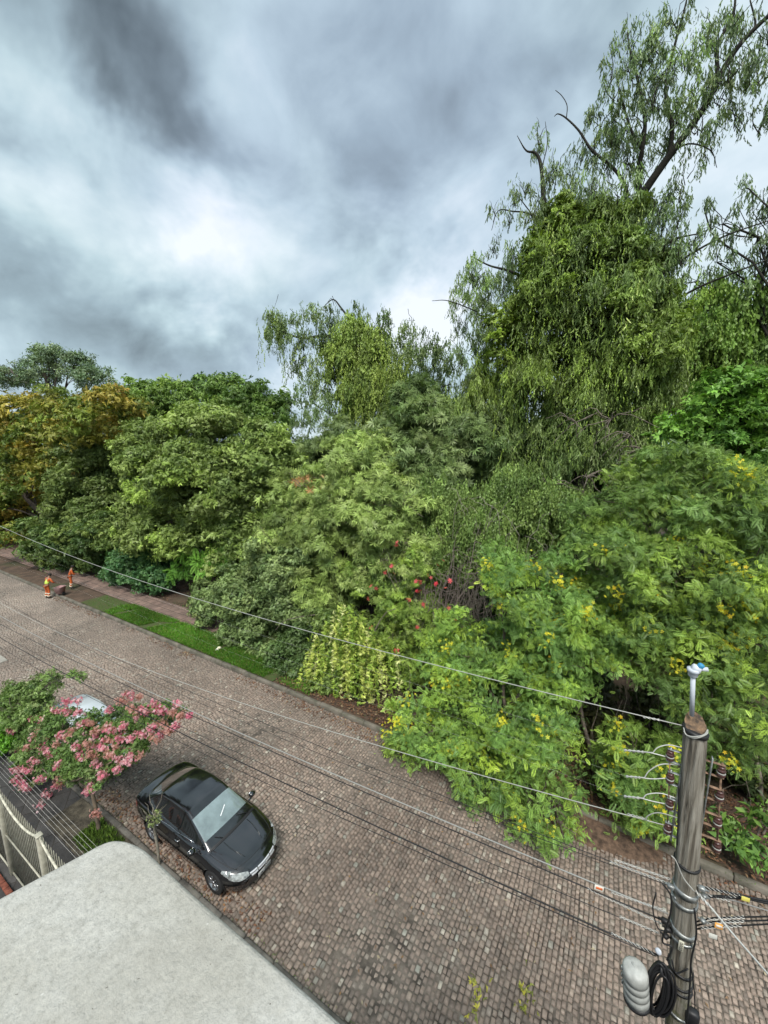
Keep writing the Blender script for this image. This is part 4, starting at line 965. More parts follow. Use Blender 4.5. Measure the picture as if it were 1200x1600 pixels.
M_PLATE = pmat('plate', (.42, .43, .42), .45)
M_INK = pmat('plate_ink', (.03, .03, .035), .6)
ST = [  # x, half width, z bottom, z shoulder, belt half width, roof half width, z edge, z centre
    (2.215, .52, .34, .50, .46, .30, .53, .545), (2.19, .60, .27, .56, .54, .34, .60, .62), (2.10, .70, .20, .64, .62, .42, .70, .725), (1.93, .78, .17, .70, .69, .50, .765, .80),
    (1.70, .82, .17, .745, .72, .54, .815, .855), (1.42, .845, .17, .80, .735, .60, .87, .915), (1.24, .85, .17, .84, .74, .66, .895, .94), (1.17, .85, .17, .855, .735, .67, .905, .955),
    (1.13, .85, .17, .865, .735, .68, .92, .975), (1.07, .85, .17, .87, .735, .675, .955, 1.015), (.18, .85, .17, .905, .72, .555, 1.345, 1.395), (.10, .85, .17, .908, .72, .55, 1.375, 1.425), (.02, .85, .17, .91, .72, .548, 1.39, 1.44),
    (-.28, .85, .17, .92, .72, .548, 1.415, 1.465), (-.36, .85, .17, .92, .72, .548, 1.417, 1.467), (-.80, .85, .17, .94, .72, .54, 1.39, 1.447), (-1.02, .85, .17, .95, .715, .53, 1.355, 1.41), (-1.09, .85, .17, .952, .712, .53, 1.335, 1.39),
    (-1.62, .84, .17, .975, .69, .55, 1.085, 1.14), (-1.69, .84, .17, .98, .69, .56, 1.05, 1.10), (-1.78, .83, .17, .98, .69, .56, 1.03, 1.065), (-2.0, .81, .19, .975, .68, .55, 1.025, 1.055), (-2.12, .77, .24, .95, .65, .52, 1.005, 1.03), (-2.18, .72, .32, .86, .58, .42, .92, .935)]
def car_section(s):
    x, w, zb, zs, wb, wr, ze, zc = s
    pts = [(0, zb), (w * .80, zb), (w * .955, zb + .06), (w * .985, zb + .22), (w, (zb + zs) * .5), (w * .985, zs - .06), (w * .955, zs), (wb + (w - wb) * .25, zs + .022),
           (wb, zs + .03), (wr + .022, ze - .03 - .02 * (ze - zs)), (wr, ze), (wr * .86, ze + (zc - ze) * .42), (wr * .45, ze + (zc - ze) * .85), (0, zc)]
    if ze - zs < .15: pts[9] = (wb + (wr - wb) * .5, zs + .03 + (ze - zs - .03) * .55)
    bend = .0
    out = []
    for y, z in pts:
        if x > 1.3: bd = .11 + .17 * (x - 1.3) / .9
        elif x > .8: bd = .11
        elif x > .0: bd = .10 * (x / .8) + .02
        elif x < -1.0: bd = -.12 * min(1, (-x - 1.0) / .6)
        else: bd = 0
        out.append((x - bd * (y / .85) ** 2, y, z))
    return out
def build_car(name, loc, paint, label, cat, detail=True):
    root = empty(name, loc)
    secs = [car_section(s) for s in ST]; nj = len(secs[0]); n = len(secs)
    V = []; 
    for s in secs: V += s + [(x, -y, z) for x, y, z in s[-2:0:-1]]
    ring = 2 * nj - 2; F = []; Mx = []
    xsn = [s[0] for s in ST]
    for i in range(n - 1):
        xa, xb = xsn[i], xsn[i + 1]; xm = (xa + xb) / 2
        for j in range(ring):
            j2 = (j + 1) % ring; F.append((i * ring + j, i * ring + j2, (i + 1) * ring + j2, (i + 1) * ring + j))
            jj = j if j < nj - 1 else ring - 1 - j; m = 0
            if .18 < xm < 1.07 and jj >= 10: m = 1
            elif -1.62 < xm < -1.09 and jj >= 10: m = 2
            elif jj == 8 and (.02 > xm > -.28 or 1.07 > xm > .02): m = 3
            elif jj == 8 and (-.36 > xm > -1.02): m = 4
            elif jj == 8 and (-1.02 > xm > -1.09 or -.28 > xm > -.36): m = 5
            elif jj in (9,) and -1.62 < xm < 1.07: m = 0
            elif jj <= 1: m = 5
            elif 1.13 < xm < 1.17 and jj >= 9: m = 5
            Mx.append(m)
    F.append(tuple(range(ring))); Mx.append(0); F.append(tuple(range((n - 1) * ring, n * ring))[::-1]); Mx.append(0)
    me = bpy.data.meshes.new('tmp'); me.from_pydata(V, [], F); me.update()
    for p, m_ in zip(me.polygons, Mx): p.material_index = m_
    for _ in range(6): me.materials.append(paint)
    o = bpy.data.objects.new('tmp', me); COL.objects.link(o)
    md = o.modifiers.new('s', 'SUBSURF'); md.levels = 2; md.render_levels = 2
    dg = bpy.context.evaluated_depsgraph_get(); me2 = bpy.data.meshes.new_from_object(o.evaluated_get(dg))
    bpy.data.objects.remove(o)
    v = np.empty(len(me2.vertices) * 3); me2.vertices.foreach_get('co', v); v = v.reshape(-1, 3)
    faces = np.array([list(p.vertices) for p in me2.polygons if len(p.vertices) == 4]); mi = np.array([p.material_index for p in me2.polygons if len(p.vertices) == 4])
    nf = np.array([p.normal[:] for p in me2.polygons if len(p.vertices) == 4])
    # wheel openings
    keep = np.ones(len(faces), bool)
    for wx in (1.32, -1.23):
        d = np.hypot(v[:, 0] - wx, v[:, 2] - .30); side = np.abs(v[:, 1]) > .60
        ins = (d < .345) & side
        keep &= ~(ins[faces].all(1))
        edge = ins & np.isin(np.arange(len(v)), faces[keep].ravel())
        k = .35 / np.maximum(d, 1e-6); v[edge, 0] = wx + (v[edge, 0] - wx) * k[edge]; v[edge, 2] = .30 + (v[edge, 2] - .30) * k[edge]
    faces, mi, nf = faces[keep], mi[keep], nf[keep]
    def part(nm, sel, mat, thick=0.0, inset=0.0):
        f = faces[sel]; ids, inv = np.unique(f, return_inverse=True); vv = v[ids].copy()
        return mesh_np(nm, vv, inv.reshape(f.shape), mat, root, smooth=True)
    xc = v[faces].mean(1)
    part('body', mi == 0, paint); part('underbody', mi == 5, M_DARKP)
    ws = part('windscreen', mi == 1, M_SCREEN); part('rear_window', mi == 2, M_GLASS)
    for s in (1, -1):
        part('side_window', (mi == 3) & (xc[:, 1] * s > 0), M_GLASS); part('side_window', (mi == 4) & (xc[:, 1] * s > 0), M_GLASS)
    # dark inner arches + wheels
    for wx in (1.32, -1.23):
        for s in (1, -1):
            m = MB(); m.lathe([(.365, 0), (.365, .30), (.01, .30)], (wx, s * .80, .30), (0, -s, 0), 24, cap=False); m.build('wheel_arch', M_DARKP, root)
            w = MB(); w.lathe([(.20, -.09), (.285, -.095), (.30, -.07), (.303, 0), (.30, .07), (.285, .095), (.20, .09)], (0, 0, 0), (0, 1, 0), 28, cap=False)
            wo_ = w.build('tyre', M_TYRE, root, smooth=True); wo_.location = (wx, s * .735, .303)
            r = MB(); r.lathe([(.205, -.06), (.205, .088), (.190, .088), (.185, .03), (.02, .02)], (0, 0, 0), (0, s, 0), 28)
            for k in range(7):
                a = 2 * math.pi * k / 7; M_ = Matrix.Rotation(a, 3, 'Y')
                r.box((.11 * math.cos(a), s * .072, -.11 * math.sin(a)), (.19, .02, .032), M=M_)
            r.lathe([(.04, .05), (.045, .088), (.02, .09)], (0, 0, 0), (0, s, 0), 12)
            ro = r.build('rim', M_ALLOY, root); ro.location = (wx, s * .735, .303)
    if not detail:
        tag(root, label, cat); return root
    from mathutils.bvhtree import BVHTree
    bvh = BVHTree.FromPolygons([tuple(q) for q in v], [tuple(int(k) for k in f) for f in faces])
    def drop(x, y):   # onto the surface from above
        h = bvh.ray_cast(Vector((x, y, 3)), Vector((0, 0, -1)))
        return np.array(h[0]) if h[0] else np.array([x, y, .8])
    def side(x, z, s):
        h = bvh.ray_cast(Vector((x, s * 2, z)), Vector((0, -s, 0))); return np.array(h[0]) if h[0] else np.array([x, s * .84, z])
    def front(y, z):
        h = bvh.ray_cast(Vector((4, y, z)), Vector((-1, 0, 0))); return np.array(h[0]) if h[0] else np.array([2.1, y, z])
    # panel gaps
    def gapline(pts, r): m = MB(); m.tube(pts, r, 5); m.build('panel_gap', M_DARKP, root)
    for s in (1, -1):
        gapline([drop(x, s * y) + [0, 0, .001] for x, y in ((1.12, .71), (1.25, .70), (1.45, .675), (1.7, .62), (1.9, .54))], .006)
        gapline([drop(x, s * y) + [0, 0, .001] for x, y in ((-1.66, .60), (-1.8, .60), (-2.0, .58), (-2.1, .5))], .005)
        for x in (.72, -.32, -1.12):
            gapline([side(x - .05 * math.sin((z - .25) * 2.5), z, s) for z in (.25, .4, .55, .7, .83, .9)], .004)
    gapline([drop(1.98 - .30 * (y / .85) ** 2, y) + [0, 0, .001] for y in np.linspace(-.56, .56, 11)], .005)
    gapline([drop(-1.74, y) + [0, 0, .001] for y in np.linspace(-.58, .58, 9)], .006)
    for s in (1, -1):
        m = MB(); m.tube([drop(x, s * y) + [0, 0, .004] for x, y in ((1.2, .36), (1.4, .36), (1.6, .33), (1.85, .27))], [.004, .010, .010, .004], 6); m.build('hood_crease', paint, root, smooth=True)
    for s in (1, -1):
        m = MB()   # window trim
        m.tube([side(x, .925 + .012 * (x < -.3) + .015 * (x < -.9), s) * [1, 1.0, 1] + [0, 0, 0] for x in (.55, .3, 0, -.4, -.8, -1.1, -1.3)], .007, 5); m.build('window_trim', M_CHROME if s else M_DARKP, root)
        # headlight
        P = []
        for (y, z0, z1, ins_) in ((.40, .585, .66, 0), (.50, .565, .685, 0), (.60, .56, .70, 0), (.68, .57, .71, 0), (.735, .60, .72, 0)):
            P.append([front(s * y, z) + [.012, 0, .006] for z in np.linspace(z0, z1, 5)])
        for (x, z0, z1) in ((1.80, .64, .735), (1.70, .675, .745), (1.60, .71, .752)):
            P.append([side(x, z, s) + [.003, s * .010, .006] for z in np.linspace(z0, z1, 5)])
        P = np.array(P); a, b = P.shape[:2]; i = np.arange(a - 1)[:, None] * b; j = np.arange(b - 1)[None]
        q = np.stack([i + j, i + b + j, i + b + j + 1, i + j + 1], -1).reshape(-1, 4)
        mesh_np('headlight', P.reshape(-1, 3), q, M_LAMP, root, smooth=True)
        # tail light
        P = []
        for (x, z0, z1) in ((-1.86, .80, .90), (-1.96, .74, .93), (-2.04, .72, .94)):
            P.append([side(x, z, s) + [0, s * .004, 0] for z in np.linspace(z0, z1, 4)])
        for (y, z0, z1) in ((.68, .72, .93), (.60, .74, .91)):
            hh = []
            for z in np.linspace(z0, z1, 4):
                h = bvh.ray_cast(Vector((-4, s * y, z)), Vector((1, 0, 0))); hh.append(np.array(h[0]) + [-.004, 0, 0] if h[0] else np.array([-2.12, s * y, z]))
            P.append(hh)
        P = np.array(P); a, b = P.shape[:2]; i = np.arange(a - 1)[:, None] * b; j = np.arange(b - 1)[None]
        mesh_np('tail_light', P.reshape(-1, 3), np.stack([i + j, i + b + j, i + b + j + 1, i + j + 1], -1).reshape(-1, 4), M_TAIL, root, smooth=True)
        # mirror
        m = MB(); m.box((.78, s * .94, .98), (.11, .19, .13), bev=.04); m.box((.80, s * .83, .925), (.05, .10, .04), bev=.01); mo = m.build('mirror', paint, root)
        m = MB(); m.box((.72, s * .94, .98), (.008, .16, .10)); m.build('mirror_glass', M_CHROME, mo)
        for x in (.0, -.88):
            p = side(x, .80, s); m = MB(); m.tube([p + [-.08, s * .004, 0], p + [-.05, s * .03, 0], p + [.05, s * .03, 0], p + [.08, s * .004, 0]], .011, 6); m.build('door_handle', M_CHROME, root)
        # wiper
        m = MB(); p0 = drop(1.12, s * .42 + .1) + [0, 0, .02]; p1 = drop(.97, -.10 + s * .34) + [0, 0, .022]
        m.tube([p0, (p0 + p1) / 2 + [0, 0, .015], p1], .007, 5); m.build('wiper', M_DARKP, root)
    # cowl
    m = MB(); m.tube([drop(1.17 - .11 * (y / .85) ** 2, y) + [0, 0, -.004] for y in np.linspace(-.66, .66, 13)], .022, 6); m.build('cowl', M_DARKP, root)
    # grille: three chrome slats each side, emblem, plate
    m = MB(); m.add([front(y, z) + [.006, 0, 0] for z in (.47, .60) for y in np.linspace(-.36, .36, 9)], [(k, k + 1, k + 10, k + 9) for k in range(8)]); g = m.build('grille', M_DARKP, root)
    for z, w in ((.60, .38), (.548, .36), (.498, .32)):
        m = MB()
        for a, b in ((-w, -.20), (-.18, .18), (.20, w)):
            ys_ = np.linspace(a, b, 7); lo = np.array([front(y, z - .013) + [.022, 0, 0] for y in ys_]); hi = np.array([front(y, z + .013) + [.014, 0, .006] for y in ys_])
            v_ = np.concatenate([lo, hi, lo - [.02, 0, 0], hi - [.02, 0, 0]]); k = 7
            qd = [(i, i + 1, k + i + 1, k + i) for i in range(6)] + [(k + i, k + i + 1, 3 * k + i + 1, 3 * k + i) for i in range(6)] + [(i + 1, i, 2 * k + i, 2 * k + i + 1) for i in range(6)]
            m.add(v_, qd)
        m.build('grille_slat', M_SLAT, g)
    p = front(0, .55) + [.035, 0, 0]; m = MB()
    for s in (1, -1): m.tube([p + [0, s * .034, .040], p + [0, s * .022, 0], p + [0, s * .028, -.036]], .006, 5)
    m.tube([p + [0, -.022, 0], p + [0, .022, 0]], .006, 5)
    m.tube([p + [-.004, .052 * math.cos(t), .048 * math.sin(t)] for t in np.linspace(0, 6.283, 17)], .005, 5, cap=False); m.build('emblem', M_CHROME, g)
    pz = .385; p = front(0, pz) + [.028, 0, 0]; m = MB(); m.box(p, (.012, .40, .125), bev=.004); pl = m.build('number_plate', M_PLATE, root)
    m = MB(); x = p[0] + .0075
    def glyph(y, segs):
        for (a, b, c, d) in segs: m.tube([(x, y + a, p[2] - .012 + b), (x, y + c, p[2] - .012 + d)], .0045, 4)
    W, Hh = .030, .055; I = [(0, -Hh / 2, 0, Hh / 2)]; K = [(-W / 2, -Hh / 2, -W / 2, Hh / 2), (-W / 2, 0, W / 2, Hh / 2), (-W / 2, 0, W / 2, -Hh / 2)]; O_ = [(-W / 2, -Hh / 2, -W / 2, Hh / 2), (W / 2, -Hh / 2, W / 2, Hh / 2), (-W / 2, Hh / 2, W / 2, Hh / 2), (-W / 2, -Hh / 2, W / 2, -Hh / 2)]
    for k, gl in enumerate((I, O_, K, None, O_, I, K, O_)):
        if gl: glyph(-.165 + k * .047, gl)
    o_ = m.build('plate_lettering', M_INK, pl); o_['kind'] = 'stuff'
    # bumper intake and lower lip
    m = MB(); m.add([front(y, z) + [.004, 0, 0] for z in (.22, .30) for y in np.linspace(-.42, .42, 9)], [(k, k + 1, k + 10, k + 9) for k in range(8)]); m.build('bumper_intake', M_DARKP, root)
    # thin white strip on the windscreen, antenna
    a = drop(.72, -.06) + [0, 0, .006]; b = drop(.58, .18) + [0, 0, .006]; d = np.array([.012, .004, 0]); m = MB(); m.add([a - d, b - d, b + d, a + d], [(0, 1, 2, 3)]); m.build('white_strip', pmat('strip_white', (.8, .82, .82), .6), ws)
    m = MB(); a = drop(-.85, .0); m.tube([a, a + [-.10, 0, .10]], [.006, .003], 5); m.build('antenna', M_DARKP, root)
    tag(root, label, cat); return root
c0 = build_car('parked_car', (-8.87, 5.56, 0), M_PAINTK, 'black four door sedan parked against the kerb, windscreen tinted like mirrored sky', 'car')
c0.rotation_euler = (0, 0, rad(.4))
build_car('parked_car', (-15.45, 5.62, 0), M_PAINTW, 'pale silver white car mostly hidden beneath the green and pink crowns', 'car', detail=False)

# ================================================================== HOUSE LEDGE IN THE FOREGROUND
def ledge_mat():
    m, nt, out = new_mat('rough_render')
    b = N(nt, 'ShaderNodeBsdfPrincipled'); L(nt, b.outputs[0], out.inputs[0]); b.inputs['Roughness'].default_value = .95
    o = N(nt, 'ShaderNodeTexCoord').outputs['Object']
    c = ramp(nt, noise(nt, o, 2.6, 6, .6), [(.30, (.365, .350, .300)), (.5, (.435, .425, .380)), (.70, (.51, .505, .47))])
    c = mix(nt, .85, c, ramp(nt, noise(nt, o, 75, 5, .75), [(.3, (.66, .66, .64)), (.5, (1, 1, 1)), (.72, (1.22, 1.22, 1.20))]), 'MULTIPLY')
    v = N(nt, 'ShaderNodeTexVoronoi'); v.inputs['Scale'].default_value = 55; L(nt, o, v.inputs['Vector'])
    sp = mathn(nt, 'GREATER_THAN', noise(nt, o, 24, 2), .66)
    c = mix(nt, mathn(nt, 'MULTIPLY', mathn(nt, 'MULTIPLY', sp, ramp(nt, v.outputs['Distance'], [(.12, 1), (.3, 0)])), .65), c, (.72, .71, .66))
    c = mix(nt, ramp(nt, noise(nt, o, 5.5, 7, .7), [(.56, 0), (.75, .45)]), c, (.30, .285, .245))
    c = mix(nt, ramp(nt, noise(nt, o, 1.7, 8, .72, .6), [(.50, 0), (.60, .38), (.63, .1)]), c, (.34, .325, .28))
    c = mix(nt, mathn(nt, 'MULTIPLY', mathn(nt, 'GREATER_THAN', noise(nt, o, 60, 2), .735), .8), c, (.13, .12, .10))
    L(nt, c, b.inputs['Base Color'])
    bn = N(nt, 'ShaderNodeBump'); bn.inputs['Distance'].default_value = .0035; L(nt, noise(nt, o, 110, 5, .7), bn.inputs['Height'])
    bn2 = N(nt, 'ShaderNodeBump'); bn2.inputs['Distance'].default_value = .007; L(nt, noise(nt, o, 18, 4, .6), bn2.inputs['Height']); L(nt, bn.outputs[0], bn2.inputs['Normal']); L(nt, bn2.outputs[0], b.inputs['Normal'])
    return m
house = empty('house', (1.5, -1.5, 0))
zt = 9.5
edge = [G(x, y, zt)[:2] for x, y in ((-60, 1430), (0, 1400), (75, 1360), (135, 1328))]
cor = catmull([list(G(x, y, zt)) for x, y in ((135, 1328), (158, 1316), (178, 1310), (200, 1312), (224, 1323), (245, 1341))], 5)[1:, :2]
edge2 = [G(x, y, zt)[:2] for x, y in ((300, 1392), (420, 1495), (540, 1600))]
a0 = edge[0] + (edge[0] - edge[2]) * 1.0; e0 = edge2[-1] + np.array([4.5, 0])
poly = [tuple(a0)] + [tuple(p) for p in edge] + [tuple(p) for p in cor] + [tuple(p) for p in edge2] + [tuple(e0), (e0[0], -1.4), (a0[0], -1.4)]
bm = bmesh.new(); vs = [bm.verts.new((x - 1.5, y + 1.5, zt)) for x, y in poly]; f = bm.faces.new(vs)
if f.normal.z < 0: f.normal_flip()
bm.normal_update()
r = bmesh.ops.extrude_face_region(bm, geom=[f]); bmesh.ops.translate(bm, verts=[g for g in r['geom'] if isinstance(g, bmesh.types.BMVert)], vec=(0, 0, -.11))
bm.normal_update(); bmesh.ops.recalc_face_normals(bm, faces=bm.faces)
te = [e for e in bm.edges if all(abs(v_.co.z - zt) < 1e-4 for v_ in e.verts)]
bmesh.ops.bevel(bm, geom=te, offset=.018, segments=4, affect='EDGES', profile=.5)
me = bpy.data.meshes.new('roof_ledge'); bm.to_mesh(me); bm.free(); me.materials.append(ledge_mat())
lo = bpy.data.objects.new('roof_ledge', me); COL.objects.link(lo); lo.parent = house
m = MB(); m.box((1.4, -2.4, zt / 2 - .06), (5.4, 4.8, zt - .13)); m.v = [v_ - np.array([1.5, -1.5, 0]) for v_ in m.v]; m.build('wall', pmat('house_render', (.42, .40, .36), .9, nscale=3, namt=.15), house)
tag(house, 'rough grey rendered ledge with one rounded corner filling the lower left foreground', 'house')

# ================================================================== FENCE AND SECURITY WIRES
M_CREAM = pmat('cream_metal', (.52, .50, .40), .6, nscale=9, col2=(.33, .31, .24))
FX = -9.88; FY = 2.45; fence = empty('metal_fence', (FX, FY, .1))
posts = [FX - 2.36 * k for k in range(-1, 4)]
for k, x in enumerate(posts):
    p = MB(); p.box((x - FX, 0, 1.25), (.12, .10, 2.5), bev=.01); p.box((x - FX, 0, 2.515), (.145, .125, .03), bev=.008); p.build('post', M_CREAM, fence)
def railz(t, s): return 2.50 - s * math.sin(math.pi * t) ** .75
for k in range(len(posts) - 1):
    x0, x1 = posts[k + 1], posts[k]; sg = .34 if k else .42
    ts = np.linspace(0, 1, 25)
    rr = MB(); 
    for a, b in zip(ts[:-1], ts[1:]):
        A = np.array([x0 + (x1 - x0) * a - FX, 0, railz(a, sg)]); B = np.array([x0 + (x1 - x0) * b - FX, 0, railz(b, sg)])
        if a == 0: A[0] += .06
        if b == 1: B[0] -= .06
        h = .022; rr.add([A + [0, -.02, -h], B + [0, -.02, -h], B + [0, -.02, h], A + [0, -.02, h], A + [0, .02, -h], B + [0, .02, -h], B + [0, .02, h], A + [0, .02, h]], [(0, 1, 2, 3), (5, 4, 7, 6), (3, 2, 6, 7), (1, 0, 4, 5)])
    rr.build('rail', pmat('pale_rail', (.66, .63, .50), .6, nscale=12, namt=.25) if k == 0 else bpy.data.materials['pale_rail'], fence)
    for z in (1.18, .06):
        q = MB(); q.box(((x0 + x1) / 2 - FX, 0, z), (x1 - x0 - .12, .03, .03)); q.build('rail', M_CREAM, fence)
    for j in range(1, 20):
        x = x0 + (x1 - x0) * j / 20; z = max(railz(j / 20, sg) + .10, 2.46); ml = MB()
        ml.tube([(x - FX, .034, .02), (x - FX, .034, z - .05), (x - FX, .034, z)], [.011, .011, .002], 5); ml.build('picket', M_CREAM, fence)
tag(fence, 'cream metal picket fence with sagging curved top rail at lower left', 'fence')
M_WIRE = pmat('bare_wire', (.55, .54, .50), .5, metal=.4)
sw = empty('security_wires', (-10, 2.62, 3.0))
for k in range(6):
    z = 3.52 - .18 * k; m = MB(); m.tube([(-30, 2.62, z), (-18, 2.62, z - .03), (-6, 2.62, z)] - np.array([-10, 2.62, 3.0]), .0018, 5); m.build('wire', M_WIRE, sw)
for x in (-29.9, -6.1):
    m = MB(); m.tube([(x + 10, 0.02, -2.9), (x + 10, 0.02, .6)], .018, 6); m.build('support_rod', M_CREAM, sw)
tag(sw, 'six thin parallel wires strung above the pavement beside the picket fence', 'wires')
m = MB()
for k in range(26):
    m.box((-14.5 + k * .23, 2.22, .15), (.215, .11, .075), bev=.008)
tag(m.build('brick_edging', pmat('red_brick', (.24, .075, .045), .9, nscale=5, namt=.35)), 'row of red bricks edging the bed inside the picket fence', 'edging')

# ================================================================== CREPE MYRTLES ON THE NEAR PAVEMENT
def myrtle():
    bx, by = -11.59, 4.1
    base = np.array([bx, by, .1]); root = empty('crepe_myrtle', base)
    bl = [(55, 1165, 4.3, 42, 20), (100, 1145, 4.4, 44, 26), (150, 1145, 4.6, 48, 28), (200, 1135, 4.9, 42, 24), (245, 1118, 5.1, 34, 15), (275, 1112, 5.2, 18, 9), (130, 1180, 4.3, 50, 22), (70, 1195, 4.1, 36, 16), (165, 1195, 4.4, 32, 20), (205, 1165, 4.7, 30, 20), (110, 1205, 4.1, 30, 12), (35, 1215, 3.7, 20, 14), (150, 1215, 4.3, 14, 12), (70, 1128, 4.7, 26, 12)]
    cl = Cloud(); B = [PB(*q, .85) for q in bl]
    cents = foliage(cl, B, 'rosette', .085, [(.06, .10, .03, 3), (.085, .13, .035, 3), (.04, .07, .025, 2), (.14, .16, .08, 1)], per=20, rc=.17, dens=.46, inner=.35)
    for a in cl.V: a -= base
    cl.build('crown', M_LEAF, root)
    m = MB(); tr = catmull([base, base + [.02, 0, .7], base + [.0, -.02, 1.3], base + [.03, .02, 1.9]]); m.tube(tr, np.linspace(.055, .04, len(tr)), 8)
    for (c, r_) in B:
        lb = curve(tr[-1] if random.random() < .7 else tr[-4], c, 7, sag=-.02, wob=.05); m.tube(lb, np.linspace(.026, .01, 7), 5)
    for cs in cents:
        for s in cs[::3]: m.tube(curve(cs.mean(0), s, 4, wob=.06), [.008, .006, .004, .003], 4, cap=False)
    m.v = [v_ - base for v_ in m.v]; m.build('trunk', pmat('smooth_bark', (.22, .17, .12), .8, nscale=5, namt=.35), root, smooth=True)
    F_ = [(250, 400), (200, 395), (90, 410), (120, 455), (220, 470), (30, 490), (75, 580), (120, 565), (165, 555), (400, 500), (330, 540), (455, 550), (520, 540), (570, 460), (530, 410), (640, 335), (620, 430), (730, 430), (805, 380), (755, 245), (715, 280), (815, 255), (905, 300), (930, 335), (830, 330),
          (885, 440), (1060, 370), (1110, 370), (1040, 300), (1035, 430), (990, 455), (945, 475), (900, 505), (825, 475), (820, 600), (745, 640), (690, 680), (760, 600), (690, 560), (570, 650), (600, 720), (540, 790), (515, 815), (350, 765), (330, 780), (350, 650), (240, 740), (130, 680), (100, 740), (150, 790), (75, 850),
          (235, 890), (560, 945), (270, 830), (205, 630), (650, 455), (500, 410), (575, 545), (390, 285), (450, 280), (610, 510), (705, 500), (100, 690), (170, 690), (120, 770), (280, 590), (560, 480), (480, 430), (860, 350), (780, 330), (960, 340), (1010, 350), (940, 410), (850, 480), (770, 500), (720, 480), (660, 520), (600, 560), (540, 600), (470, 610), (640, 600), (690, 620), (500, 470), (420, 460), (360, 490), (290, 500), (310, 580), (250, 560), (190, 500), (150, 430), (60, 460), (180, 380), (330, 340), (390, 350), (460, 350)]
    bc = np.array([b[0] for b in B])
    M_P = leaf_mat('pink_petal', .3, .6)
    for (X, Yp) in F_:
        px_, py_ = X / 3.75, 1020 + Yp / 3.75
        k = np.argmin([abs(px_ - q[0]) + 1.6 * abs(py_ - q[1]) for q in bl]); c = bl[k][2] - .28
        p = Y(px_, py_, c); n = random.randint(40, 95); q = Cloud(); ax = np.array([random.uniform(-1, 1), -.5, .5]); ax /= np.linalg.norm(ax)
        P = rng.normal(size=(n, 3)) * .044 + ax * rng.uniform(-.11, .11, (n, 1))
        dull = random.random() < .25
        cols = [(.66, .30, .28), (.56, .30, .24), (.70, .42, .38)] if dull else [(.74, .19, .30), (.84, .38, .46), (.64, .14, .24), (.90, .60, .64), (.85, .46, .50)]
        q.add(*scatter('flower', P, norm(rng.normal(size=(n, 3))), norm(rng.normal(size=(n, 3)) + P * 18 + [0, 0, .4]), rng.uniform(.028, .048, n), pal_pick(cols, n)))
        o = q.build('flower_cluster', M_P, root); o['kind'] = 'stuff'; o.location = tuple(p - base)
    tag(root, 'crepe myrtle in full pink bloom on the near pavement behind the black car', 'tree')
myrtle()
tree('small_tree', 'leafy green street tree without blossom behind the pink one, at the left edge', 'tree', (-15.6, 4.15),
     [PB(60, 1075, 5.0, 30, 16, .8), (PB(40, 1095, 4.9, 40, 20, .8)), PB(15, 1100, 4.6, 36, 24, .8), PB(60, 1115, 4.7, 34, 18, .8), PB(30, 1130, 4.4, 36, 18, .8), PB(118, 1058, 5.2, 14, 9, .8), PB(86, 1068, 5.1, 14, 12, .8), PB(-30, 1120, 4.3, 40, 30, .8), PB(80, 1055, 5.2, 14, 6, .8)],
     'rosette', .10, [(.07, .11, .03, 3), (.10, .14, .045, 3), (.05, .08, .025, 2), (.17, .19, .10, 1)], r0=.05, rc=.22, per=20, dens=.75, inner=.3, nfine=12)
tree('shrub', 'tiny vivid green clipped bush at the left edge of the near pavement', 'shrub', tuple(G(2, 1165, .3)[:2]),
     [(G(0, 1152, .7), (.55, .4, .35))], 'rosette', .09, [(.08, .2, .02), (.12, .26, .03)], r0=.02, rc=.14, per=20, dens=1.2)
# pruned sapling by the black car
b = np.array([-9.25, 4.42, .1]); r = empty('pruned_sapling', b); m = MB(); q = Cloud()
m.tube(catmull([(0, 0, -.1), (.04, -.01, .5), (-.02, 0, 1.0), (.05, 0, 1.45)]), .033, 7)
for k in range(16):
    a = random.uniform(0, 6.28); l = random.uniform(.35, .7); m.tube(curve((.05, 0, 1.42), (.05 + l * .55 * math.cos(a), l * .5 * math.sin(a), 1.42 + l * random.uniform(.2, .9)), 5, wob=.08), np.linspace(.011, .003, 5), 4)
m.build('trunk', pmat('pale_bark', (.30, .27, .21), .9, nscale=7, namt=.35), r)
foliage(q, [((.05, 0, 1.45), (.16, .16, .13))], 'rosette', .06, [(.20, .23, .10), (.13, .16, .06)], per=12, rc=.1, dens=.7); q.build('crown', M_LEAF, r)
tag(r, 'small hard pruned sapling with bare spiky twigs standing beside the black car', 'tree')

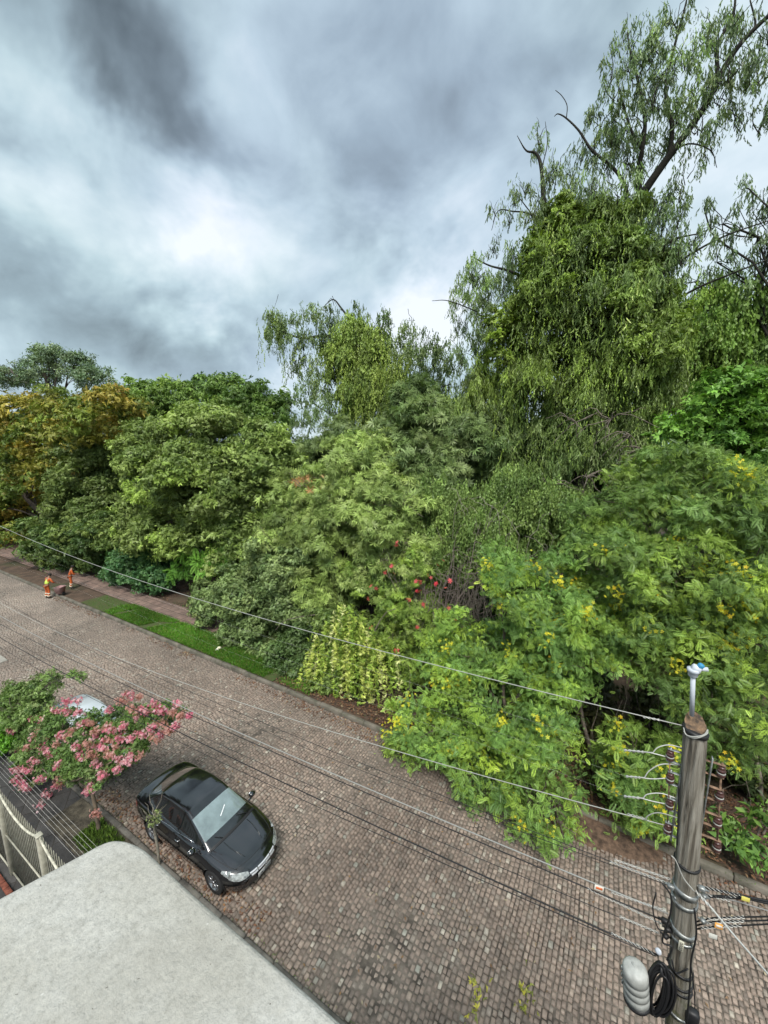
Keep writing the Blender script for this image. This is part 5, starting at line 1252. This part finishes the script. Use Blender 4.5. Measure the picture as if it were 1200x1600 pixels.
# ================================================================== UTILITY POLE
PT = Y(1087, 1128, 4.2); PBm = Y(1058, 1590, 4.2); pdir = (PT - PBm) / np.linalg.norm(PT - PBm)
def pole_at(z): return PT + pdir * (z - PT[2]) / pdir[2]
pb = pole_at(0.0)
pole = empty('utility_pole', pb)
def wood_mat():
    m, nt, out = new_mat('weathered_wood')
    b_ = N(nt, 'ShaderNodeBsdfPrincipled'); L(nt, b_.outputs[0], out.inputs[0]); b_.inputs['Roughness'].default_value = .9
    o = N(nt, 'ShaderNodeTexCoord').outputs['Object']
    mp1 = N(nt, 'ShaderNodeMapping'); L(nt, o, mp1.inputs[0]); mp1.inputs['Scale'].default_value = (1, 1, .06)
    g = noise(nt, mp1.outputs[0], 26, 7, .62, .3)
    c = ramp(nt, g, [(.30, (.035, .030, .024)), (.41, (.15, .13, .10)), (.53, (.31, .285, .235)), (.72, (.45, .42, .36))])
    c = mix(nt, ramp(nt, noise(nt, o, 2.3, 4), [(.45, 0), (.7, .45)]), c, (.17, .15, .12))
    sp_ = N(nt, 'ShaderNodeSeparateXYZ'); L(nt, o, sp_.inputs[0])
    low = N(nt, 'ShaderNodeMapRange'); L(nt, sp_.outputs[2], low.inputs['Value']); low.inputs['From Min'].default_value = 5.7; low.inputs['From Max'].default_value = 5.3
    c = mix(nt, mathn(nt, 'MULTIPLY', low.outputs[0], ramp(nt, noise(nt, o, 6, 4), [(.45, 0), (.6, .75)])), c, (.12, .13, .045))
    L(nt, c, b_.inputs['Base Color'])
    bn = N(nt, 'ShaderNodeBump'); bn.inputs['Distance'].default_value = .035; L(nt, g, bn.inputs['Height']); L(nt, bn.outputs[0], b_.inputs['Normal'])
    return m
V = []; segn = 72; zs_ = np.linspace(-.3, PT[2] - .02, 60); top_cut = []
for i, z in enumerate(zs_):
    c = pole_at(z) - pb; R = .088 + .028 * (1 - z / PT[2])
    for j in range(segn):
        a = 2 * math.pi * j / segn; rr_ = R * (1 + .025 * math.sin(a * 5 + .3 * z) + .014 * math.sin(a * 9 + z * .7) + .010 * math.sin(z * 2 + a) - .07 * max(0, math.sin(a * 6 + .5 * math.sin(z * 1.3))) ** 14 - .05 * max(0, math.sin(a * 11 + 1 + .4 * math.sin(z * 2.1))) ** 10)
        dzz = 0
        if i == len(zs_) - 1: dzz = .07 * math.cos(a - rad(100)) ; rr_ *= .93
        V.append((c[0] + rr_ * math.cos(a), c[1] + rr_ * math.sin(a), c[2] + dzz))
m = MB(); i = np.arange(len(zs_) - 1)[:, None] * segn; j = np.arange(segn)[None]; j2 = (j + 1) % segn
m.add(V, np.stack([i + j, i + j2, i + segn + j2, i + segn + j], -1).reshape(-1, 4)); m.build('shaft', wood_mat(), pole, smooth=True)
tv = V[-segn:]; m = MB(); m.add(tv + [tuple(np.mean(tv, 0) - [0, 0, .015])], (), [(k, (k + 1) % segn, segn) for k in range(segn)])
m.build('pole_top', pmat('rotted_top', (.30, .19, .11), .95, nscale=14, col2=(.05, .04, .032), bump=.015, bscale=30), pole)
M_STEEL = pmat('galvanised', (.42, .44, .43), .45, metal=.7, nscale=20, namt=.3)
M_RUST = pmat('rusty_bracket', (.27, .17, .11), .85, nscale=20, namt=.4)
M_PORC = pmat('brown_porcelain', (.085, .035, .030), .35, coat=.6, nscale=30, namt=.25)
M_WHITEC = pmat('white_cable', (.42, .42, .385), .6)
M_BRIGHT = pmat('bright_wire', (.66, .66, .62), .5)
M_PVC = pmat('white_pvc', (.60, .64, .70), .35)
M_CABLE = pmat('black_cable', (.018, .018, .02), .5)
M_GREYC = pmat('grey_cable', (.30, .30, .29), .5)
def rel(p): return np.asarray(p, float) - pb
def Q(x, y, dc=0.0): return Y(x, y, 4.2 + dc)
m = MB(); a = Q(1081, 1118); b_ = Q(1083, 1052); b_[1] = a[1]; m.tube([rel(a), rel(b_)], .019, 10); pipe = m.build('pipe', M_PVC, pole, smooth=True)
m = MB(); m.lathe([(.03, -.03), (.038, -.02), (.038, .01), (.05, .02), (.05, .045), (.03, .05)], rel(b_), (0, 0, 1), 14); m.lathe([(.025, -.06), (.038, -.055), (.038, .0), (.02, .01)], rel(b_ + [-.01, 0, .055]), (-1, 0, .25), 12)
m.lathe([(.016, 0), (.02, .10)], rel(b_ + [.01, .03, .03]), (.8, .2, .1), 8); m.build('pipe_head', M_PVC, pipe, smooth=True)
m = MB(); m.lathe([(.024, 0), (.026, .045), (.018, .055)], rel(b_ + [.03, 0, .055]), (.3, 0, .6), 12); m.build('blue_cap', pmat('blue_plastic', (.05, .28, .50), .4), pipe, smooth=True)
SPOOL = [(r_ * .8, h_ * .95) for r_, h_ in [(.012, -.050), (.036, -.048), (.044, -.036), (.040, -.024), (.028, -.014), (.028, -.004), (.042, .004), (.044, .014), (.036, .022), (.030, .030), (.036, .040), (.030, .050), (.012, .052)]]
for side_, lst, mt in ((-1, ((1047, 1180), (1047, 1215), (1046, 1256), (1043, 1294)), M_STEEL), (1, ((1127, 1205), (1124, 1243), (1121, 1284), (1120, 1322)), M_RUST)):
    rod = []
    for k, (x, y) in enumerate(lst):
        p = Q(x, y); c = pole_at(p[2]); e = c + np.array([side_ * .085, 0, 0])
        br = MB()
        for dz_ in (.062, -.062):
            u = p - e; ln = abs(u[0]) + .03; br.box(rel((p + e) / 2 + [side_ * .01, 0, dz_]), (ln, .028, .007), bev=.002)
        br.tube([rel(p + [0, 0, .085]), rel(p - [0, 0, .085])], .008, 6)
        br.build('bracket', mt, pole)
        s = MB(); s.lathe(SPOOL, rel(p), (0, 0, 1), 18); s.build('insulator', M_PORC, pole, smooth=True)
        w = MB(); w.tube([rel(p + [.030 * math.cos(t), .030 * math.sin(t), -.012]) for t in np.linspace(0, 6.3, 15)], .005, 5); w.build('tie_wire', M_WHITEC, pole)
        rod.append(p)
    up = MB(); up.box(rel(pole_at((rod[0][2] + rod[-1][2]) / 2) + [side_ * .103, 0, 0]), (.012, .045, rod[0][2] - rod[-1][2] + .22), bev=.003); up.build('rack_strap', M_STEEL, pole)
    if side_ == 1:
        up = MB(); up.tube([rel(rod[0]), rel(rod[-1])], .009, 6); up.build('rack_rod', M_RUST, pole)
    else:
        up = MB(); up.tube([rel(rod[0]), rel(rod[-1])], .006, 6); up.build('rack_rod', M_RUST, pole)
# bands
def band(z, r0, h, mat, tilt=.0, nm='band'):
    c = rel(pole_at(z)); m = MB(); m.lathe([(r0, -h), (r0 + .012, -h), (r0 + .012, h), (r0, h)], c, (tilt, tilt * .5, 1), 26); return m.build(nm, mat, pole)
for (x, y, h, mt, tl) in ((1078, 1392, .028, M_STEEL, .12), (1075, 1408, .018, M_STEEL, -.1), (1072, 1452, .022, M_STEEL, .1), (1070, 1462, .012, M_STEEL, -.12), (1080, 1350, .010, M_DARKP, .05), (1066, 1512, .012, M_DARKP, .1), (1064, 1530, .010, M_DARKP, -.08), (1062, 1538, .010, M_DARKP, .08), (1060, 1575, .012, M_STEEL, .1), (1090, 1143, .018, M_DARKP, .16)):
    z = Q(x, y)[2]; R = .088 + .028 * (1 - z / PT[2]); band(z, R + .001, h, mt, tl)
# clutter of clamps
for k, (x, y, s) in enumerate(((1048, 1385, 1), (1056, 1402, .8), (1040, 1440, 1.2), (1044, 1452, 1), (1096, 1388, 1), (1100, 1400, .8), (1098, 1438, .8), (1040, 1462, .9))):
    m = MB(); p = rel(Q(x, y, -.04)); m.box(p, (.06 * s, .05, .045 * s), rz=random.uniform(0, 1), bev=.01); m.tube([p + [-.05 * s, 0, .01], p + [.06 * s, .01, -.01]], .009, 6); m.build('clamp', M_DARKP if k in (2, 3, 7) else M_STEEL, pole)
m = MB(); p = rel(Q(1064, 1478, -.13)); m.box(p, (.042, .012, .115), bev=.003); tg = m.build('number_tag', pmat('tag_plastic', (.62, .60, .48), .6), pole)
m = MB()
for k in range(4):
    m.tube([p + [.011 * math.cos(t), -.0075, -.036 + k * .024 + .008 * math.sin(t)] for t in np.linspace(0, 6.283, 11)], .002, 4, cap=False)
m.build('tag_digit', M_INK, tg)
m = MB(); m.box(rel(Q(1084, 1478, -.10)), (.018, .012, .06), bev=.003); m.build('small_tag', bpy.data.materials['tag_plastic'], pole)
m = MB(); m.box(rel(Q(1080, 1588, -.06)), (.12, .09, .17), bev=.02); m.build('junction_box', M_CABLE, pole)
def ptube(name, pts, r, mat, parent=pole, dcs=None, seg=6):
    P = [Q(x, y, (dcs[k] if dcs else -.14)) for k, (x, y) in enumerate(pts)]; m = MB(); m.tube([rel(q) for q in catmull(P)], r, seg); return m.build(name, mat, parent, smooth=True)
ptube('riser_cable', [(1085, 1420), (1088, 1460), (1080, 1500), (1078, 1540), (1073, 1600)], .008, M_CABLE)
ptube('riser_cable', [(1080, 1510), (1084, 1540), (1086, 1575)], .005, M_CABLE)
ptube('riser_cable', [(1035, 1380), (1048, 1400), (1047, 1430), (1035, 1470), (1050, 1480), (1042, 1500)], .008, M_CABLE)
ptube('riser_cable', [(1050, 1500), (1056, 1520), (1075, 1514)], .007, M_CABLE)
ptube('riser_cable', [(1025, 1395), (1020, 1420), (1028, 1450), (1040, 1455)], .006, M_CABLE)
ptube('riser_cable', [(1060, 1225), (1060, 1270), (1058, 1320)], .006, M_CABLE)
ptube('riser_cable', [(1049, 1337), (1056, 1345), (1068, 1372), (1084, 1392)], .006, M_WHITEC)
for pts in (((1068, 1137), (1072, 1148), (1085, 1151), (1100, 1148), (1106, 1140)), ((1068, 1142), (1076, 1151), (1090, 1153), (1104, 1147), (1106, 1141))): ptube('top_wrap', pts, .005, M_WHITEC, dcs=[-.05, -.095, -.11, -.09, -.03])
tag(pole, 'weathered leaning wooden utility pole with insulator racks and white pipe on top', 'pole')

# ================================================================== CABLES
WG = 'cables running down the street'
def street_wire(name, label, pts, r, mat, c0=4.2, far=-34, c1=None, grips=None, group=None, far_z=None):
    """fit a hanging cable through sighted points; it runs from the pole to the next one down the street"""
    P = np.array([Y(x, y, c0) for x, y in pts]); deg = 2 if len(pts) > 2 else 1
    co = np.polyfit(P[:, 0], P[:, 2], deg)
    if deg == 2 and co[0] < 0: co = np.polyfit(P[:, 0], P[:, 2], 1)
    x0 = P[:, 0].max(); xm = min(P[:, 0].min(), -17)
    xs_ = np.linspace(x0, xm, 40); zv = np.polyval(co, xs_); sl = (zv[-1] - zv[-2]) / (xs_[-1] - xs_[-2])
    ext = np.linspace(xm, far, 8)[1:]; xs_ = np.concatenate([xs_, ext]); zv = np.concatenate([zv, zv[-1] + sl * (ext - xm) * .8])
    pp = np.stack([xs_, np.full_like(xs_, c0), zv], -1); o0 = pp[0].copy(); m = MB(); m.tube(pp - o0, r, 6)
    root = m.build(name, mat, None, smooth=True); root.location = tuple(o0)
    if grips:
        for (a, b_) in grips:
            g = MB(); sel = [Y(x, y, c0) - o0 for x, y in (a, b_)]
            helix(g, sel[0], sel[1], .0075, .0032, 2); g.build('grip', M_BRIGHT, root)
    tag(root, label, 'cable', group); return root
def helix(m, a, b_, R, r, strands=2, pitch=.075):
    a, b_ = np.array(a), np.array(b_); L_ = np.linalg.norm(b_ - a); d = (b_ - a) / L_; u = np.cross(d, [0, 0, 1.0]); u /= np.linalg.norm(u); w = np.cross(d, u)
    n = int(L_ / .012) + 3; t = np.linspace(0, 1, n)
    for s in range(strands):
        ph = 2 * math.pi * s / strands; an = t * L_ / pitch * 2 * math.pi + ph
        m.tube(a + (b_ - a) * t[:, None] + R * (np.cos(an)[:, None] * u + np.sin(an)[:, None] * w), r, 4)
M_TWIST = M_WHITEC
street_wire('overhead_wire', 'topmost pale wire tied to the very top of the pole', ((1070, 1130), (1030, 1124), (1010, 1121), (900, 1098), (600, 1020), (300, 932), (0, 822)), .0048, M_WHITEC, grips=(((1005, 1120), (1030, 1125)),))
street_wire('overhead_wire', 'pale wire fixed to the lowest left insulator and crossing the yellow flowered tree', ((1048, 1294), (975, 1270), (700, 1197), (441, 1119), (0, 942)), .0048, M_WHITEC, grips=(((980, 1272), (1010, 1280)),))
street_wire('overhead_cable', 'thick light grey cable with the orange and white tag near the pole', ((1045, 1425), (935, 1387), (700, 1285), (457, 1180), (284, 1104), (115, 1024), (0, 962)), .0075, pmat('light_grey_cable', (.33, .33, .31), .5), grips=(((1040, 1423), (955, 1394)),))
street_wire('overhead_cable', 'black cable running just beneath the thick light grey one', ((1042, 1440), (974, 1411), (700, 1296), (457, 1190), (380, 1152), (0, 975)), .0065, M_CABLE, grips=(((918, 1388), (1035, 1444)),))
street_wire('overhead_cable', 'thickest dark cable crossing lowest over the cobbles to the pole', ((1030, 1490), (974, 1469), (690, 1342), (380, 1191), (130, 1068)), .0085, M_CABLE, grips=(((955, 1458), (1022, 1490)),))
street_wire('overhead_cable', 'thin dark cable merging from below with the thickest dark one', ((1025, 1493), (960, 1466), (680, 1345), (380, 1206), (200, 1120)), .005, M_CABLE)
street_wire('overhead_cable', 'thin dark cable hanging between the grey one and the lowest pair', ((1030, 1458), (970, 1433), (620, 1290), (380, 1178), (23, 1003)), .004, M_CABLE, grips=(((968, 1432), (1030, 1458)),))
street_wire('overhead_cable', 'uppermost thin dark cable skimming just under the tree boughs', ((1045, 1380), (953, 1347), (551, 1187), (380, 1116), (250, 1060)), .004, M_CABLE, grips=(((953, 1346), (1043, 1380)),))
street_wire('overhead_cable', 'second uppermost thin dark cable beside the tree boughs, slightly lower', ((1048, 1387), (960, 1350), (551, 1200), (380, 1127), (250, 1070)), .0035, M_CABLE, grips=(((960, 1343), (1048, 1374)),))
# short stubs with loops on the upper left insulators
for (pts, loop, lab) in ((((975, 1172), (1005, 1175), (1020, 1177), (1047, 1184)), ((1020, 1176), (1028, 1168), (1045, 1164), (1068, 1169)), 'first and highest short looped white wire end on the left insulator rack'),
                         (((978, 1213), (1000, 1215), (1020, 1217), (1040, 1216)), ((1007, 1215), (1015, 1204), (1035, 1194), (1066, 1196)), 'second highest short looped white wire end on the left insulator rack'),
                         (((975, 1244), (1000, 1247), (1020, 1252), (1040, 1256)), ((1005, 1247), (1012, 1241), (1035, 1240), (1068, 1252)), 'third highest short looped white wire end, pointing away from the pole')):
    P = [Q(x, y) for x, y in pts]; o0 = P[0]; m = MB(); m.tube([q - o0 for q in catmull(P)], .005, 5); m.tube([Q(x, y, -.03) - o0 for x, y in pts[:1]] + [q - o0 for q in catmull([Q(x, y) for x, y in loop])], .005, 5)
    m.tube([np.zeros(3), np.array([-6.0, 0, -.10]), np.array([-14.0, 0, .0]), np.array([-34.0, 0, .3])], .0006, 3); helix(m, P[0] - o0, P[1] - o0, .008, .004); w = m.build('wire_end', M_BRIGHT, None); w.location = tuple(o0); tag(w, lab, 'wire')
P = [Q(x, y, -.02) for x, y in ((1010, 1282), (1012, 1275), (1030, 1270), (1066, 1280))]; m = MB(); m.tube([q - P[0] for q in catmull(P)], .005, 5); w = m.build('jumper_wire', M_WHITEC, None); w.location = tuple(P[0]); tag(w, 'short white jumper arching over the lowest left insulator', 'wire')
# cables leaving to the right
def right_wire(lab, pts, r, mat, grip=None, c=4.2, cend=None, ext=1.0):
    P = [Y(x, y, c if cend is None else c + (cend - c) * k / (len(pts) - 1)) for k, (x, y) in enumerate(pts)]; P.append(P[-1] + (P[-1] - P[-2]) * ext * 6); o0 = P[0]
    m = MB(); m.tube([q - o0 for q in P], r, 6); w = m.build('overhead_cable', mat, None); w.location = tuple(o0)
    if grip:
        g = MB(); A = Y(*grip[0], c) - o0; B = Y(*grip[1], c) - o0; helix(g, A, B, .0085, .0035); g.build('grip', M_BRIGHT, w)
    tag(w, lab, 'cable')
right_wire('upper white gripped cable leaving the pole to the right at bracket level', ((1092, 1385), (1130, 1393), (1170, 1402), (1200, 1408)), .010, M_CABLE, ((1094, 1385), (1160, 1400)))
right_wire('black cable right of the pole just below the upper white gripped one', ((1092, 1400), (1130, 1401), (1170, 1404), (1200, 1411)), .012, M_CABLE, ((1100, 1400), (1150, 1402)))
right_wire('thin grey cable sloping down behind the yellow tag to the right edge', ((1095, 1395), (1150, 1408), (1200, 1423)), .005, M_GREYC, ((1096, 1396), (1140, 1407)))
right_wire('highest of three short white gripped cables right of the pole at clamp level', ((1088, 1440), (1115, 1434), (1163, 1433), (1200, 1432)), .006, M_CABLE, ((1105, 1436), (1163, 1433)))
right_wire('middle of three short white gripped cables, directly above the orange tag', ((1088, 1446), (1115, 1440), (1163, 1439), (1200, 1438)), .006, M_CABLE, ((1103, 1442), (1163, 1439)))
right_wire('lowest of three white gripped cables, the orange tag hanging from it', ((1086, 1452), (1115, 1448), (1160, 1446), (1200, 1444)), .006, M_CABLE, ((1095, 1450), (1158, 1446)))
P = [Y(1085, 1390, 4.15), Y(1110, 1417, 4.05), Y(1150, 1465, 3.85), Y(1200, 1522, 3.6), Y(1300, 1640, 3.1)]; m = MB(); m.tube([q - P[0] for q in P], .008, 6); helix(m, P[0] - P[0], P[1] - P[0], .010, .004)
w = m.build('service_drop', M_BRIGHT, None); w.location = tuple(P[0]); tag(w, 'white service wire falling steeply from the pole to the lower right', 'cable')
# tags
for (x, y, w_, h_, col, lab, rz_) in ((936, 1388, .095, .05, (.70, .66, .58), 'white tag with an orange printed band on the thick grey cable', 1), (1165, 1405, .07, .035, (.62, .55, .12), 'yellow tag on the cables right of the pole', 0), (1123, 1447, .07, .045, (.75, .36, .08), 'orange tag with a white centre hanging on the white gripped cables', 2), (1114, 1463, .075, .04, (.55, .55, .50), 'plain pale grey tag dangling below the orange one', 0)):
    o0 = Q(x, y, -.03); m = MB(); m.box((0, 0, 0), (w_, .006, h_), bev=.002); t_ = m.build('cable_tag', pmat('tag_%d' % x, col, .6), None); t_.location = tuple(o0); t_.rotation_euler = (rad(-20), rad(12), rad(20))
    if rz_:
        m = MB(); m.box((0, -.0045, 0), (w_ * .72, .002, h_ * .42)); m.build('printed_band', pmat('band_%d' % x, (.72, .16, .04) if rz_ == 1 else (.75, .72, .65), .6), t_)
    tag(t_, lab, 'tag')
# splice closure
c = Y(992, 1512, 4.05); r = empty('splice_closure', c); ax = np.array([.13, .03, -1.0]); ax /= np.linalg.norm(ax)
KS = .80
prof = [(.0, -.02), (.06, -.018), (.115, -.005), (.138, .02), (.142, .05)]; h = .05
for k in range(4): prof += [(.146, h + .015), (.148, h + .085), (.136, h + .092), (.136, h + .104)]; h += .105
prof += [(.13, h + .01), (.10, h + .04), (.0, h + .045)]
r.scale = (KS, KS, KS); m = MB(); m.lathe(prof, (0, 0, 0), ax, 32); m.build('shell', pmat('grey_white_plastic', (.50, .51, .48), .5, nscale=10, namt=.15), r, smooth=False)
m = MB(); m.box((0, 0, .012), (.03, .10, .03), rz=.8, bev=.01); m.build('top_rib', bpy.data.materials['grey_white_plastic'], r)
for hh in (.145, .25, .355):
    m = MB(); m.lathe([(.139, hh - .004), (.141, hh), (.139, hh + .004)], (0, 0, 0), ax, 32); m.build('seam', M_DARKP, r)
for hh in (.08, .19, .30):
    m = MB(); m.box(ax * hh + np.array([-.150, -.02, 0]), (.02, .04, .05), bev=.006); m.build('latch', M_STEEL, r)
m = MB(); m.lathe([(.12, 0), (.15, .01), (.15, .04), (.08, .05)], ax * (h + .0), ax, 24); m.tube([ax * h + [.05, 0, -.05], ax * h + [.12, .02, -.10]], .015, 6); m.build('base_collar', M_CABLE, r)
tag(r, 'ribbed grey white cable closure hanging left of the pole above the cobbles', 'cable closure')
# coil
c = Y(1028, 1548, 4.08); r = empty('cable_coil', c); m = MB()
nv = _fw * 0; 
e1 = np.array([.42, -.10, .05]); e2 = np.array([.05, .0, 1.0]); e1 = e1 / np.linalg.norm(e1)
for k in range(17):
    ra = .085 + random.uniform(-.03, .022); rb_ = .30 + random.uniform(-.035, .03); o_ = rng.normal(0, .018, 3); ph = random.uniform(0, 6)
    m.tube([o_ + e1 * ra * math.cos(t) + e2 * rb_ * math.sin(t) * (1 + .05 * math.sin(3 * t + ph)) for t in np.linspace(0, 6.283, 36)], .011, 6, cap=False)
m.build('coil', M_CABLE, r, smooth=True); m = MB(); m.lathe([(.05, -.012), (.058, 0), (.05, .012)], (0, 0, .27), (1, 0, .1), 12); m.build('strap', M_CABLE, r)
tag(r, 'hanging coil of spare black cable between the grey closure and the pole', 'cable coil')
o0 = Q(1029, 1486, -.1); m = MB(); m.lathe([(.012, 0), (.026, .002), (.028, .014), (.012, .016)], (0, 0, 0), (-.3, -.8, .5), 14); w = m.build('hook', M_PVC, None, smooth=True); w.location = tuple(o0); tag(w, 'small white ring hook on the cables left of the pole', 'hook')

# ================================================================== PEOPLE
def skin_obj(name, verts, edges, radii, mat, parent=None, sub=1, root=0):
    me = bpy.data.meshes.new(name); me.from_pydata([tuple(v_) for v_ in verts], edges, []); me.update(); o = bpy.data.objects.new(name, me); COL.objects.link(o)
    md = o.modifiers.new('skin', 'SKIN'); md.use_smooth_shade = True
    for i_, r_ in enumerate(radii):
        sv = me.skin_vertices[0].data[i_]; sv.radius = (r_, r_) if np.isscalar(r_) else r_; sv.use_root = (i_ == root)
    s = o.modifiers.new('sub', 'SUBSURF'); s.levels = sub; s.render_levels = sub
    me.materials.append(mat)
    if parent: o.parent = parent
    return o
M_SKIN = pmat('skin', (.30, .17, .11), .6); M_ORANGE = pmat('orange_cloth', (.62, .13, .03), .9, nscale=14, namt=.25); M_VEST = pmat('lime_vest', (.60, .78, .12), .8, nscale=20, namt=.1)
M_BAND = pmat('reflective_band', (.80, .74, .58), .5); M_HAIR = pmat('dark_cap', (.02, .018, .016), .8); M_BOOT = pmat('boots', (.02, .017, .015), .7)
def person(loc, rz, lean, vest, label, arms='out'):
    l = lean; H_ = lambda z: l * max(0, z - .93)
    J = {'pel': (0, 0, .94), 'spi': (0, H_(1.15), 1.14), 'che': (0, H_(1.35), 1.33), 'nek': (0, H_(1.5), 1.46), 'hd1': (0, H_(1.58) + .01, 1.55), 'hd2': (0, H_(1.64) + .025, 1.64), 'hd3': (0, H_(1.7) + .02, 1.71), 'nose': (0, H_(1.62) + .125, 1.60)}
    V = [J[k] for k in ('pel', 'spi', 'che', 'nek', 'hd1', 'hd2', 'hd3', 'nose')]; Rr = [(.145, .11), (.13, .10), (.16, .105), .058, .078, .088, .06, .014]; E_ = [(0, 1), (1, 2), (2, 3), (3, 4), (4, 5), (5, 6), (5, 7)]
    L_ = {}
    for s in (1, -1):
        sh = (s * .19, J['che'][1] + .01, 1.385)
        if arms == 'out': el = (s * .34, sh[1] + .02, 1.16); wr = (s * .30, sh[1] + .22, 1.02)
        else: el = (s * .24, sh[1] + .06, 1.12); wr = (s * .16, sh[1] + .28, 1.06)
        pa = (wr[0] * .97, wr[1] + .07, wr[2] - .03)
        n0 = len(V); V += [sh, el, wr, pa]; Rr += [.062, .046, .030, (.036, .020)]; E_ += [(2, n0), (n0, n0 + 1), (n0 + 1, n0 + 2), (n0 + 2, n0 + 3)]
        for k in range(4):
            f1 = (pa[0] + (k - 1.5) * .019, pa[1] + .045, pa[2] - .008); f2 = (f1[0], f1[1] + .03 + .004 * (k in (1, 2)), f1[2] - .022); m0 = len(V); V += [f1, f2]; Rr += [.0095, .008]; E_ += [(n0 + 3, m0), (m0, m0 + 1)]
        t1 = (pa[0] - s * .042, pa[1] + .01, pa[2] - .012); t2 = (t1[0] - s * .012, t1[1] + .03, t1[2] - .015); m0 = len(V); V += [t1, t2]; Rr += [.011, .009]; E_ += [(n0 + 3, m0), (m0, m0 + 1)]
        hp = (s * .095, 0, .88); kn = (s * .12, .05, .50); an = (s * .13, -.03, .09); to = (s * .14, .12, .045); n1 = len(V); V += [hp, kn, an, to]; Rr += [.088, .058, .042, (.045, .03)]; E_ += [(0, n1), (n1, n1 + 1), (n1 + 1, n1 + 2), (n1 + 2, n1 + 3)]
        L_[s] = (sh, el, wr, hp, kn, an, to)
    body = skin_obj('person', V, E_, Rr, M_SKIN); body.location = loc; body.rotation_euler = (0, 0, rz)
    a, b_ = L_[1], L_[-1]
    skin_obj('trousers', [(0, 0, .99), a[3], a[4], (a[5][0], a[5][1], .13), b_[3], b_[4], (b_[5][0], b_[5][1], .13)], [(0, 1), (1, 2), (2, 3), (0, 4), (4, 5), (5, 6)], [(.155, .125), .105, .082, .078, .105, .082, .078], M_ORANGE, body)
    skin_obj('shirt', [J['pel'], J['spi'], J['che'], a[0], a[1], tuple(np.array(a[1]) * .4 + np.array(a[2]) * .6), b_[0], b_[1], tuple(np.array(b_[1]) * .4 + np.array(b_[2]) * .6)], [(0, 1), (1, 2), (2, 3), (3, 4), (4, 5), (2, 6), (6, 7), (7, 8)], [(.16, .125), (.148, .118), (.175, .12), .075, .062, .05, .075, .062, .05], M_ORANGE, body)
    if vest: skin_obj('safety_vest', [(0, .0, .99), J['spi'], J['che'], (0, J['che'][1] + .02, 1.42)], [(0, 1), (1, 2), (2, 3)], [(.175, .14), (.172, .135), (.195, .135), (.12, .09)], M_VEST, body)
    for s in (1, -1):
        kn, an, to = L_[s][4:7]
        for z in (.36, .20):
            t = (z - an[2]) / (kn[2] - an[2]); c_ = np.array(an) * (1 - t) + np.array(kn) * t; m = MB(); m.lathe([(.075, -.032), (.094, -.03), (.094, .03), (.075, .032)], c_, (0, 0, 1), 14); m.build('reflective_band', M_BAND, body, smooth=True)
        skin_obj('boot', [an, (an[0], an[1], .05), (to[0], to[1] + .02, .045)], [(0, 1), (1, 2)], [.06, .055, (.05, .04)], M_BOOT, body)
    m = MB(); c_ = np.array(J['hd2']); m.lathe([(.104, -.05), (.106, 0), (.098, .05), (.06, .09), (.0, .10)], c_, (0, -.1, 1), 16); m.build('cap', M_HAIR, body, smooth=True)
    tag(body, label, 'person', None); return body
p = G(78, 934); person((p[0], p[1] - .1, 0), rad(12), .42, True, 'person in lime vest over orange workwear stooping at the kerb with arms out')
p = G(112, 922); person((p[0], p[1], .14), rad(-20), .30, False, 'person in all orange workwear with pale leg bands standing on the verge', arms='in')
# the sweeper's cart
c = G(91, 931, .14); r = empty('hand_cart', (c[0], c[1] + .15, .14), rad(20)); M_PINK = pmat('faded_red_plastic', (.50, .30, .29), .6, nscale=6, namt=.2)
m = MB(); m.add([(-.22, -.28, .22), (.22, -.28, .22), (.22, .28, .22), (-.22, .28, .22), (-.30, -.38, .85), (.30, -.38, .85), (.30, .38, .85), (-.30, .38, .85)], [(3, 2, 1, 0), (0, 1, 5, 4), (1, 2, 6, 5), (2, 3, 7, 6), (3, 0, 4, 7)]); m.build('tub', M_PINK, r)
m = MB(); m.tube([(-.31, -.39, .86), (.31, -.39, .86), (.31, .39, .86), (-.31, .39, .86), (-.31, -.39, .86)], .02, 6); m.build('rim', M_PINK, r)
for s in (1, -1):
    m = MB(); m.lathe([(.10, -.025), (.16, -.03), (.16, .03), (.10, .025), (.02, .02), (.02, -.02), (.10, -.025)], (s * .26, .1, .16), (1, 0, 0), 18); m.build('wheel', M_TYRE, r)
m = MB(); m.tube([(-.2, -.36, .8), (-.2, -.6, .95), (.2, -.6, .95), (.2, -.36, .8)], .016, 6); m.build('handle', M_STEEL, r)
r.scale = (.72, .72, .72); tag(r, 'faded red sweeper cart standing by the kerb next to the lime vested worker', 'cart')
